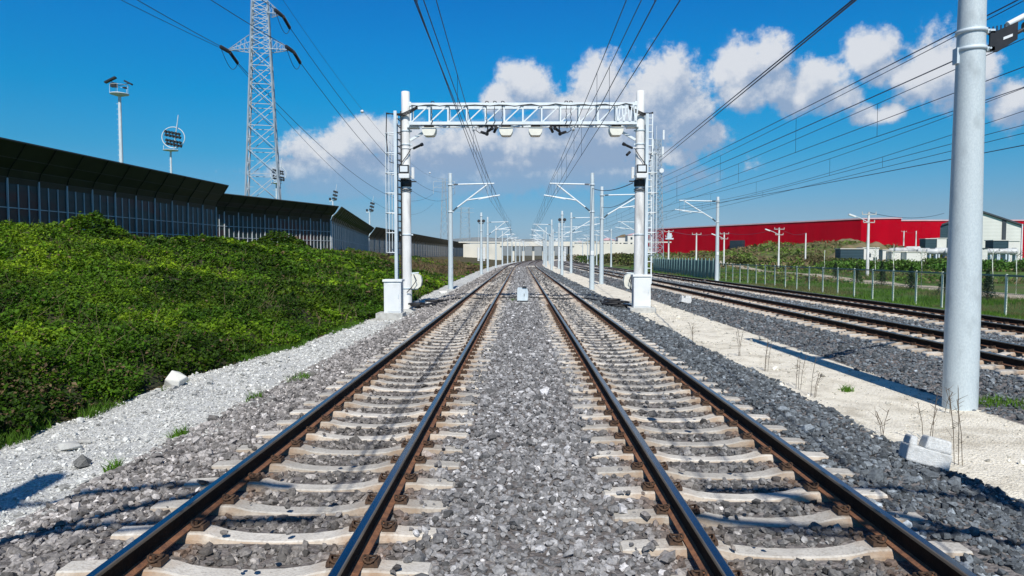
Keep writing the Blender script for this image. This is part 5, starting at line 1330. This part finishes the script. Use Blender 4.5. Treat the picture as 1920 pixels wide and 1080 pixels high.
# ------------------------------------------------------------------ lamp and utility poles in the field
def upole(px, pytop, pybot, Y, label, arms=2, lamp=False, r=.14, tf=False):
    a = W(px, pytop, Y); X = a.x; z0 = float(height(X, Y)); t = T('utility_pole', label, 'utility pole', (X, Y, z0), 'utility poles in the field')
    mb = MB(); mb.tube((X, Y, z0 - .3), (X, Y, a.z), r * 1.25, r * .8, 10); mb.build('pole', M['conc_pole'], t)
    if arms:
        mb = MB()
        for k in range(arms):
            z = a.z - .25 - k * .95; mb.box((X, Y - .1, z), (1.7 if k == 0 else 1.3, .10, .10))
            for dx in (-.8, 0, .8): mb.tube((X + dx * (1 if k == 0 else .8), Y - .1, z + .05), (X + dx * (1 if k == 0 else .8), Y - .1, z + .32), .06, .04, 7)
        mb.build('crossarm', M['concrete'], t)
    if lamp:
        mb = MB(); mb.path([(X, Y, a.z - 1.2), (X - 1.0, Y - .1, a.z - .7), (X - 1.7, Y - .1, a.z - .45)], .05, 6); mb.build('lamp_arm', M['galv'], t)
        mb = MB(); mb.box((X - 2.0, Y - .1, a.z - .38), (.85, .3, .18), Matrix.Rotation(.35, 3, 'Y')); mb.build('lamp_head', M['white_paint'], t)
    if tf:
        mb = MB(); mb.box((X, Y - .4, a.z - 1.6), (1.5, .8, .25)); mb.box((X, Y - .4, a.z - 1.0), (.8, .6, .9)); mb.build('transformer', M['galv'], t)
    return Vector((X, Y, a.z))
P1 = upole(1254, 432, 485, 132, 'utility pole with a small transformer, left of the other field poles', 2, False, .14, True)
P2 = upole(1306, 437, 486, 128, 'plain thin utility pole before the red wall, left part', 1)
P3 = upole(1358, 436, 482, 130, 'twin armed utility pole left of the dark loading door', 2, True)
P4 = upole(1461, 427, 500, 118, 'twin armed utility pole right of the dark loading door', 2, True)
P5 = upole(1511, 437, 487, 140, 'bare pale pole standing on the spoil bank', 0)
P6 = upole(1629, 398, 514, 82, 'tallest lamp pole with a white lamp head, before the red corner', 2, True, .15)
P7 = upole(1695, 433, 463, 230, 'small white pole against the red wall, left of the tanks', 1, False, .2)
P8 = upole(1718, 433, 463, 228, 'small white pole against the red wall, right of the tanks', 0, False, .2)
P9 = upole(1917, 420, 470, 160, 'pale pole at the right picture edge before the grey hall', 0, False, .16)
for k, (a, b) in enumerate([(P1, P3), (P3, P4), (P4, P5), (P6, W(1770, 400, 110)), (P7, P8)]):
    wire_thing('thin field line strung between poles, ' + ['left of the loading door', 'across the loading door', 'over the spoil bank', 'from the tallest lamp pole to the right', 'between the two small white poles'][k], [a, b], .03, .7, 10, 'overhead_line', 'wire', 'field lines')

# ------------------------------------------------------------------ buildings
def clad_mat(name, c1, c2, pitch, depth=.3, rough=.45, spec=.4):
    m = pmat(name, c1, c2, .25, rough, 0, 0, stretch=(1, 1, .3), spec=spec); nt = m.node_tree; L = nt.links.new; b = [n for n in nt.nodes if n.type == 'BSDF_PRINCIPLED'][0]
    g = N(nt, 'ShaderNodeNewGeometry'); wv = N(nt, 'ShaderNodeTexWave', wave_type='BANDS', bands_direction='Z'); wv.inputs['Scale'].default_value = pitch; L(g.outputs['Position'], wv.inputs['Vector'])
    bp = N(nt, 'ShaderNodeBump', i_Strength=depth, i_Distance=.05); L(wv.outputs[1], bp.inputs['Height']); L(bp.outputs[0], b.inputs['Normal']); return m
M['red'] = clad_mat('red_cladding', (.46, .001, .013), (.39, .001, .011), .6, .3, .9, 0)
M['redtrim'] = pmat('red_parapet', (.70, .45, .48), (.62, .38, .40), .5, .5)
M['greyclad'] = clad_mat('grey_cladding', (.72, .73, .67), (.62, .63, .58), .35)
M['bluedark'] = clad_mat('dark_blue_cladding', (.035, .07, .085), (.03, .055, .07), .5)
M['roofdark'] = pmat('dark_roof', (.035, .045, .055), (.05, .06, .07), .5, .6)
M['white_wall'] = pmat('white_wall', (.72, .71, .66), (.64, .63, .58), .4, .8)
M['cream_wall'] = pmat('cream_concrete_wall', (.70, .67, .58), (.62, .60, .52), .15, .85, 0, 0, c3=(.50, .48, .42), s3=.08)
M['blueglass'] = pmat('dark_window', (.02, .035, .05), (.03, .045, .06), 1, .2)
zr = W(1615, 410, 250).z
Bx = W(1615, 410, 250).x; Ax = W(1207, 431, 352).x
foot = [(Ax, 352), (Bx, 250), (W(1690, 410, 246).x, 246), (W(1690, 410, 246).x + 3, 264), (W(1725, 411, 262).x, 262), (330, 262), (330, 420), (Ax + 20, 420)]
t = T('warehouse', 'huge windowless red warehouse stretching across the right background', 'warehouse', (Bx, 250, 0))
mb = MB(); n = len(foot); zb_ = -1
for i in range(n):
    a, b = foot[i], foot[(i + 1) % n]; mb.add([(a[0], a[1], zb_), (b[0], b[1], zb_), (b[0], b[1], zr), (a[0], a[1], zr)], [(0, 1, 2, 3)])
mb.build('wall', M['red'], t)
mb = MB(); mb.add([(p[0], p[1], zr - .3) for p in foot], [tuple(range(n))]); mb.build('roof', M['roofdark'], t)
mb = MB()
for i in range(n):
    a, b = Vector((*foot[i], zr)), Vector((*foot[(i + 1) % n], zr)); mb.beam(a, b, .5, .45)
mb.build('parapet', M['redtrim'], t)
d = Vector((Bx - Ax, 250 - 352, 0)).normalized(); nrm = Vector((d.y, -d.x, 0))
def on_wall(px):
    r = ray(px, 455); A = Vector((Ax, 352)); k = (A.x * d.y - A.y * d.x) / (r.x * d.y - r.y * d.x); return Vector((r.x * k, r.y * k, 0))
q0, q1 = on_wall(1373), on_wall(1397); mb = MB(); z0, z1 = W(1385, 466, q0.y).z, W(1385, 451, q0.y).z
mb.prism([q0 + nrm * .1 + Vector((0, 0, z0)), q1 + nrm * .1 + Vector((0, 0, z0)), q1 + nrm * .1 + Vector((0, 0, z1)), q0 + nrm * .1 + Vector((0, 0, z1))], nrm * 1.5); mb.build('loading_door', M['blueglass'], t)
q0, q1 = on_wall(1204), on_wall(1213); mb = MB(); mb.prism([q0 + nrm * .1 + Vector((0, 0, -1)), q1 + nrm * .1 + Vector((0, 0, -1)), q1 + nrm * .1 + Vector((0, 0, zr + .1)), q0 + nrm * .1 + Vector((0, 0, zr + .1))], nrm * .6); mb.build('end_panel', M['bluedark'], t)
# grey gabled hall
Yg = 185.0; L_ = W(1763, 423, Yg); Rr = W(1917, 424, Yg); Ap = W(1838, 398, Yg); t = T('gabled_hall', 'grey gabled industrial hall with a dark left bay, right of the big round pole', 'hall', (Ap.x, Yg, 0))
sx1 = W(1797, 420, Yg).x
def zroof(x): return L_.z + (Ap.z - L_.z) * (x - L_.x) / (Ap.x - L_.x) if x < Ap.x else Rr.z + (Ap.z - Rr.z) * (Rr.x - x) / (Rr.x - Ap.x)
mb = MB(); mb.prism([(sx1, Yg, 0), (Rr.x, Yg, 0), (Rr.x, Yg, Rr.z), (Ap.x, Yg, Ap.z), (sx1, Yg, zroof(sx1))], (27, 45, 0)); mb.build('wall', M['greyclad'], t)
mb = MB(); mb.prism([(L_.x, Yg - .05, 0), (sx1, Yg - .05, 0), (sx1, Yg - .05, zroof(sx1) - .05), (L_.x, Yg - .05, L_.z - .05)], (26.5, 44, 0)); mb.build('side_bay', M['bluedark'], t)
mb = MB()
for a, b in ((L_, Ap), (Rr, Ap)): mb.prism([(a.x, Yg - .6, a.z), (b.x, Yg - .6, b.z), (b.x, Yg - .6, b.z + .45), (a.x, Yg - .6, a.z + .45)], (27.5, 46, 0))
mb.build('roof', M['roofdark'], t)
mb = MB(); xx = W(1882, 430, Yg).x; mb.box((xx, Yg - .12, zroof(xx) / 2), (1.0, .22, zroof(xx))); mb.box((Rr.x - .15, Yg - .12, Rr.z / 2), (.3, .22, Rr.z)); mb.build('downpipe', M['roofdark'], t)
mb = MB(); mb.tube((Ap.x + .3, Yg, Ap.z), (Ap.x + .3, Yg, Ap.z + .9), .35, n=8); mb.build('vent', M['roofdark'], t)
# yard: cabins, sheds, tanks
def cabin(px0, px1, py0, py1, Y, label, side='white_wall', roof='white_wall', win=True):
    a, b = W(px0, py1, Y), W(px1, py0, Y); cx = (a.x + b.x) / 2; w_ = b.x - a.x; z0 = min(a.z, float(height(cx, Y)) - .1); t = T('site_cabin', label, 'cabin', (cx, Y + 1.3, z0), 'cabins and sheds in the yard')
    mb = MB(); mb.box((cx, Y + 1.3, (z0 + b.z) / 2), (w_, 2.6, b.z - z0)); mb.build('wall', M[side], t)
    mb = MB(); mb.box((cx, Y + 1.3, b.z + .06), (w_ + .3, 2.9, .14)); mb.build('roof', M[roof], t)
    if win:
        mb = MB()
        for k in range(max(1, int(w_ / 2.4))): mb.box((a.x + 1.2 + k * 2.4, Y - .03, z0 + (b.z - z0) * .6), (1.0, .07, .8))
        mb.build('window', M['blueglass'], t)
        mb = MB(); mb.box((b.x - .8, Y - .03, z0 + 1.0), (.8, .07, 1.9)); mb.build('door', M['bluedark'], t)
    return t
cabin(1576, 1620, 467, 478, 150, 'low shed with dark blue front, left of the lamp pole', 'bluedark', 'white_wall', False)
cabin(1618, 1648, 465, 478, 151.5, 'low white shed with a flat pale roof, behind the tallest lamp pole', 'white_wall', 'white_wall')
cabin(1735, 1756, 448, 465, 176, 'dark blue glazed site cabin before the red wall', 'bluedark', 'white_wall', False)
cabin(1756.5, 1775, 447, 465, 176, 'white site cabin left of the big round pole, behind the tanks', 'white_wall', 'white_wall', False)
cabin(1862, 1890, 451, 472, 150, 'dark blue site cabin before the gabled hall', 'bluedark', 'white_wall', False)
cabin(1890.5, 1912, 452, 474, 150, 'white site cabin at the foot of the gabled hall', 'white_wall', 'white_wall')
cabin(1836, 1852, 466, 482, 140, 'small grey store just right of the big round pole', 'greyclad', 'roofdark', False)
M['tank'] = pmat('weathered_tank', (.60, .61, .60), (.46, .48, .48), .9, .5, 0, 0, c3=(.30, .29, .27), s3=.6)
def tank(px, py, Y, r, ln, label, vert=False):
    r *= .8; ln *= 1.5; c = W(px, py, Y); z = max(c.z, float(height(c.x, Y)) + r); t = T('white_tank', label, 'tank', (c.x, Y, z - r), 'white tanks in the yard')
    mb = MB()
    pr = [(.05, -ln / 2 - r * .35), (r * .6, -ln / 2 - r * .25), (r * .92, -ln / 2 - .05), (r, -ln / 2 + .1), (r, ln / 2 - .1), (r * .92, ln / 2 + .05), (r * .6, ln / 2 + r * .25), (.05, ln / 2 + r * .35)]
    ax = (0, 0, 1) if vert else (1, -.5, 0)
    mb.lathe((c.x, Y, z + (ln / 2 - r if vert else 0)), pr, 18, 0, ax); mb.build('shell', M['tank'], t)
    mb = MB(); z0 = float(height(c.x, Y))
    for s in (-.3, .3): mb = MB(); mb.box((c.x + s * ln * .9, Y - s * ln * .45, (z0 + z - r * .8) / 2), (.3, r * 1.4, max(.2, z - r * .7 - z0))); mb.build('cradle', M['galv'], t)
tk = [(1690, 470, 160, .9, 1.6), (1712, 469, 160, 1.1, 1.8), (1732, 471, 158, .9, 1.5), (1748, 472, 155, .85, 1.3), (1765, 471, 155, 1.0, 1.5), (1782, 472, 153, .8, 1.2), (1676, 470, 165, .8, 1.2), (1862, 472, 146, .85, 1.3), (1878, 472, 146, .8, 1.3), (1896, 472, 146, .9, 1.3)]
TL = ['second from the left before the red wall', 'third from the left, largest', 'in the middle of the row before the blue cabin', 'smaller one right of the middle', 'right of the small one, before the white cabin', 'last one left of the big round pole', 'leftmost small one of the row', 'first one right of the big round pole', 'between two others right of the big round pole', 'rightmost before the white cabin']
for (px, py, Y, r, ln), lb in zip(tk, TL): tank(px, py, Y, r, ln, 'pale storage tank in the yard, ' + lb, False)
for k, (px0, px1, py0, py1, Y) in enumerate([(1655, 1672, 469, 478, 152), (1672, 1700, 472, 478, 150), (1700, 1738, 473, 479, 148)]):
    cabin(px0, px1, py0, py1, Y, 'low white stack of slabs in the yard, ' + ['left', 'middle', 'right'][k] + ' one before the tanks', 'white_wall', 'cream_wall', False)
# heap of brown soil
def heap(px, py, Y, rx, ry, h, label, col):
    c = W(px, py, Y); n = 28; Vv = []; 
    for i in range(n):
        for j in range(n):
            u, v_ = i / (n - 1) * 2 - 1, j / (n - 1) * 2 - 1; x, y = c.x + u * rx, Y + v_ * ry; q = max(0, 1 - u * u - v_ * v_)
            Vv.append((x, y, float(height(x, y)) - .15 + h * q ** .8 * (.65 + .7 * float(fbm(x * .35, y * .35, 3)))))
    mb = MB(); mb.add(Vv, [(i * n + j, (i + 1) * n + j, (i + 1) * n + j + 1, i * n + j + 1) for i in range(n - 1) for j in range(n - 1)], 0, True)
    solo(mb, 'soil_heap', col, label, 'soil heap', (c.x, Y, 0))
M['soil'] = pmat('bare_soil', (.22, .15, .09), (.12, .12, .05), .6, .95, 0, .8, 4)
heap(1612, 466, 172, 8, 5, 3.4, 'bare reddish soil heap below the red corner', M['soil'])
heap(1600, 466, 205, 6, 5, 2.6, 'grassy brown mound end left of the lamp pole', M['soil'])

# ------------------------------------------------------------------ overpass across the tracks, far houses, hills
Yo = 300.0; t = T('overpass', 'long cream concrete road overpass crossing all the tracks in the distance', 'bridge', (8, Yo, 0))
zt_o = W(1000, 455, Yo).z
o0, o1 = W(955, 470, Yo).x, W(1068, 470, Yo).x
mb = MB()
xl, xr = W(903, 470, Yo).x, W(1215, 470, Yo).x
mb.prism([(xl - 8, Yo, -2), (o0 - 3, Yo, -2), (o0 - 3, Yo, zt_o), (xl - 8, Yo, zt_o - .6)], (0, 12, 0)); mb.build('retaining_wall', M['cream_wall'], t); mb = MB(); mb.prism([(o1, Yo, -2), (xr, Yo, -2), (xr, Yo, zt_o - .8), (o1, Yo, zt_o)], (0, 12, 0)); mb.build('retaining_wall', M['cream_wall'], t)
mb = MB(); mb.box(((o0 + o1) / 2 - 1, Yo + 6, zt_o - .7), (o1 - o0 + 6, 13, 1.6)); mb.build('deck', M['cream_wall'], t); mb = MB(); mb.box(((xl + xr) / 2, Yo - .2, zt_o + .2), (xr - xl + 20, .3, .5)); mb.build('parapet', M['cream_wall'], t)
for k in range(6):
    X = o0 + (o1 - o0) * (k + .4) / 6; mb = MB(); mb.box((X, Yo + 5, zt_o / 2 - 1), (.9, 7, zt_o)); mb.build('pier', M['cream_wall'], t)
for i, (px, w_, h, Y) in enumerate([(1192, 9, 5.5, 330), (1168, 6, 5, 345), (1138, 7, 3.5, 350), (1108, 8, 3, 380), (1085, 9, 3, 400)]):
    c = W(px, 460, Y); t = T('house', 'far pale house above the overpass, ' + ['nearest to the right portal pole', 'second left of the right portal pole', 'small low one further left', 'reddish roofed low one', 'lowest and farthest left'][i], 'house', (c.x, Y, 6), 'houses beyond the overpass')
    z0 = zt_o - 1.5; mb = MB(); mb.box((c.x, Y, z0 + h / 2), (w_, 8, h)); mb.build('wall', M['white_wall'], t)
    mb = MB(); mb.prism([(c.x - w_ / 2 - .4, Y - 4.3, z0 + h), (c.x + w_ / 2 + .4, Y - 4.3, z0 + h), (c.x, Y - 4.3, z0 + h + 1.4)], (0, 8.6, 0)); mb.build('roof', M['soil'] if i % 2 else M['redtrim'], t)
    mb = MB()
    for k in range(3):
        for q in range(2 if h > 5 else 1): mb.box((c.x - w_ * .3 + k * w_ * .3, Y - 4.03, z0 + 1.6 + q * 2.4), (.9, .08, 1.1))
    mb.build('window', M['blueglass'], t)
    mb = MB(); mb.box((c.x, Y, z0 - 4), (w_ + 3, 11, 8)); mb.build('base', M['cream_wall'], t)
M['hill'] = pmat('hazy_hill', (.17, .19, .18), (.24, .25, .23), .006, .95)  # pale base colour stands in for part of the distance haze
def hills(y, x0, x1, h, seed, name):
    xs = np.linspace(x0, x1, 120); mb = MB(); Vv = []
    for r_, (dy, k) in enumerate(((0, 0), (250, .55), (600, 1.0), (1400, .3))):
        for x in xs: Vv.append((x, y + dy, -6 + k * h * (.25 + 1.1 * float(fbm(x * .0011 + seed, 3.7 + dy * .0004, 5))) * float(sst(x0, x0 + 500, x) * (1 - sst(x1 - 500, x1, x)))))
    n = len(xs); mb.add(Vv, [(r_ * n + i, r_ * n + i + 1, (r_ + 1) * n + i + 1, (r_ + 1) * n + i) for r_ in range(3) for i in range(n - 1)], 0, True)
    o = mb.build('hills', M['hill']); tag(o, kind='structure')
hills(2900, -900, 1500, 165, 2.0, 'hills')

# ------------------------------------------------------------------ small things by the track
def block(px, py, Y, label, sz, rz):
    c = W(px, py, Y); z = float(height(c.x, Y)); rot = Matrix.Rotation(rz, 3, 'Z') @ Matrix.Rotation(.22, 3, 'Y') @ Matrix.Rotation(-.15, 3, 'X')
    mb = MB(); P_ = Vector((c.x, Y, z + sz[2] * .42)); mb.box(P_ + rot @ Vector((0, 0, -sz[2] * .15)), (sz[0], sz[1], sz[2] * .55), rot); mb.box(P_ + rot @ Vector((sz[0] * .16, -sz[1] * .10, sz[2] * .32)), (sz[0] * .62, sz[1] * .8, sz[2] * .42), rot, 0, (.86, .86)); mb.box(P_ + rot @ Vector((-sz[0] * .38, sz[1] * .05, sz[2] * .26)), (sz[0] * .2, sz[1] * .8, sz[2] * .30), rot, 0, (.8, .9))
    solo(mb, 'concrete_block', M['block'], label, 'block', (c.x, Y, z), 'loose concrete blocks', .02)
block(1735, 858, 7.75, 'stepped pale concrete block lying tilted on the stone edge, lower right', (.44, .36, .34), -.3)
block(1285, 566, 33.5, 'small concrete block on the pale strip right of the right cabinet', (.5, .4, .4), .1)
def rock(px, py, Y, r, label, mat='concrete'):
    c = W(px, py, Y); z = float(height(c.x, Y)); v = VAR[int(px) % 24] * np.array([r * 1.15, r * .9, r * .5]) + np.array([c.x, Y, z + r * .32]); mb = MB()
    mb.add([tuple(q) for q in v], [tuple(f) for f in ICF]); solo(mb, 'rock', M[mat], label, 'rock', (c.x, Y, z), 'pale rocks on the left strip', .02)
rock(334, 714, 13.3, .36, 'large pale rock at the bramble edge beside bright grass', 'white_wall')
rock(130, 850, 8.7, .15, 'flat grey rock on the white crushed stone, lower left')
rock(157, 840, 9.0, .10, 'small grey rock beside the flat one, lower left')
rock(830, 548, 45, .25, 'pale rock near the foot of the first left mast', 'white_wall')
M['stalk'] = pmat('dead_stalk', (.16, .12, .08), (.10, .075, .05), 9, .9)
def weed(px, py, Y, h, label, n=3):
    c = W(px, py, Y); z = float(height(c.x, Y)); mb = MB(); rr = random.Random(int(px))
    for k in range(n):
        x = c.x + rr.uniform(-.05, .05); y = Y + rr.uniform(-.05, .05); hh = h * rr.uniform(.6, 1); lx = rr.uniform(-.12, .12)
        mb.path([(x, y, z - .03), (x + lx * .3, y, z + hh * .5), (x + lx, y, z + hh)], .0045, 4)
        for q in range(5):
            zz = z + hh * rr.uniform(.35, 1); a = rr.uniform(0, 6.28); l = rr.uniform(.04, .14); mb.tube((x + lx * (zz - z) / hh, y, zz), (x + lx * (zz - z) / hh + l * math.cos(a), y + l * math.sin(a), zz + l * .7), .003, .0015, 4, 0, False)
    solo(mb, 'dead_weed', M['stalk'], label, 'weed', (c.x, Y, z), 'dry weed stalks on the pale strip')
for k, (px, py, Y, h, lb) in enumerate([(1388, 650, 16.5, .7, 'thin dry weed stalk at the left edge of the pale strip'), (1437, 690, 14.5, .75, 'thin dry weed stalk left of the pole shadow'), (1496, 720, 12.6, .8, 'dry weed stalk near the middle of the pale strip'), (1526, 740, 11.9, .7, 'dry weed stalk beside a green sprig on the pale strip'),
                     (1742, 810, 8.9, .75, 'pair of straight dry stalks behind the tilted block'), (1795, 850, 8.0, 1.0, 'tallest branching dry weed right of the tilted block'), (1655, 810, 9.2, .45, 'short bent dry stalk left of the tilted block'), (1780, 760, 10.6, .5, 'dry weed against the foot of the big round pole'), (1300, 620, 19.5, .6, 'far dry weed stalk on the pale strip')]): weed(px, py, Y, h, lb)
# ------------------------------------------------------------------ the air
hz = bpy.data.materials.new('haze_air'); nt = nodes(hz); out = N(nt, 'ShaderNodeOutputMaterial'); pv = N(nt, 'ShaderNodeVolumePrincipled')
pv.inputs['Color'].default_value = (.72, .86, 1.0, 1); pv.inputs['Density'].default_value = .00005; pv.inputs['Anisotropy'].default_value = .0
nt.links.new(pv.outputs[0], out.inputs['Volume'])
mb = MB(); mb.box((300, 2200, 90), (9600, 5600, 202)); o = mb.build('haze', hz); tag(o, kind='stuff', label='pale blue haze in the far distance')
scene.cycles.volume_bounces = 0
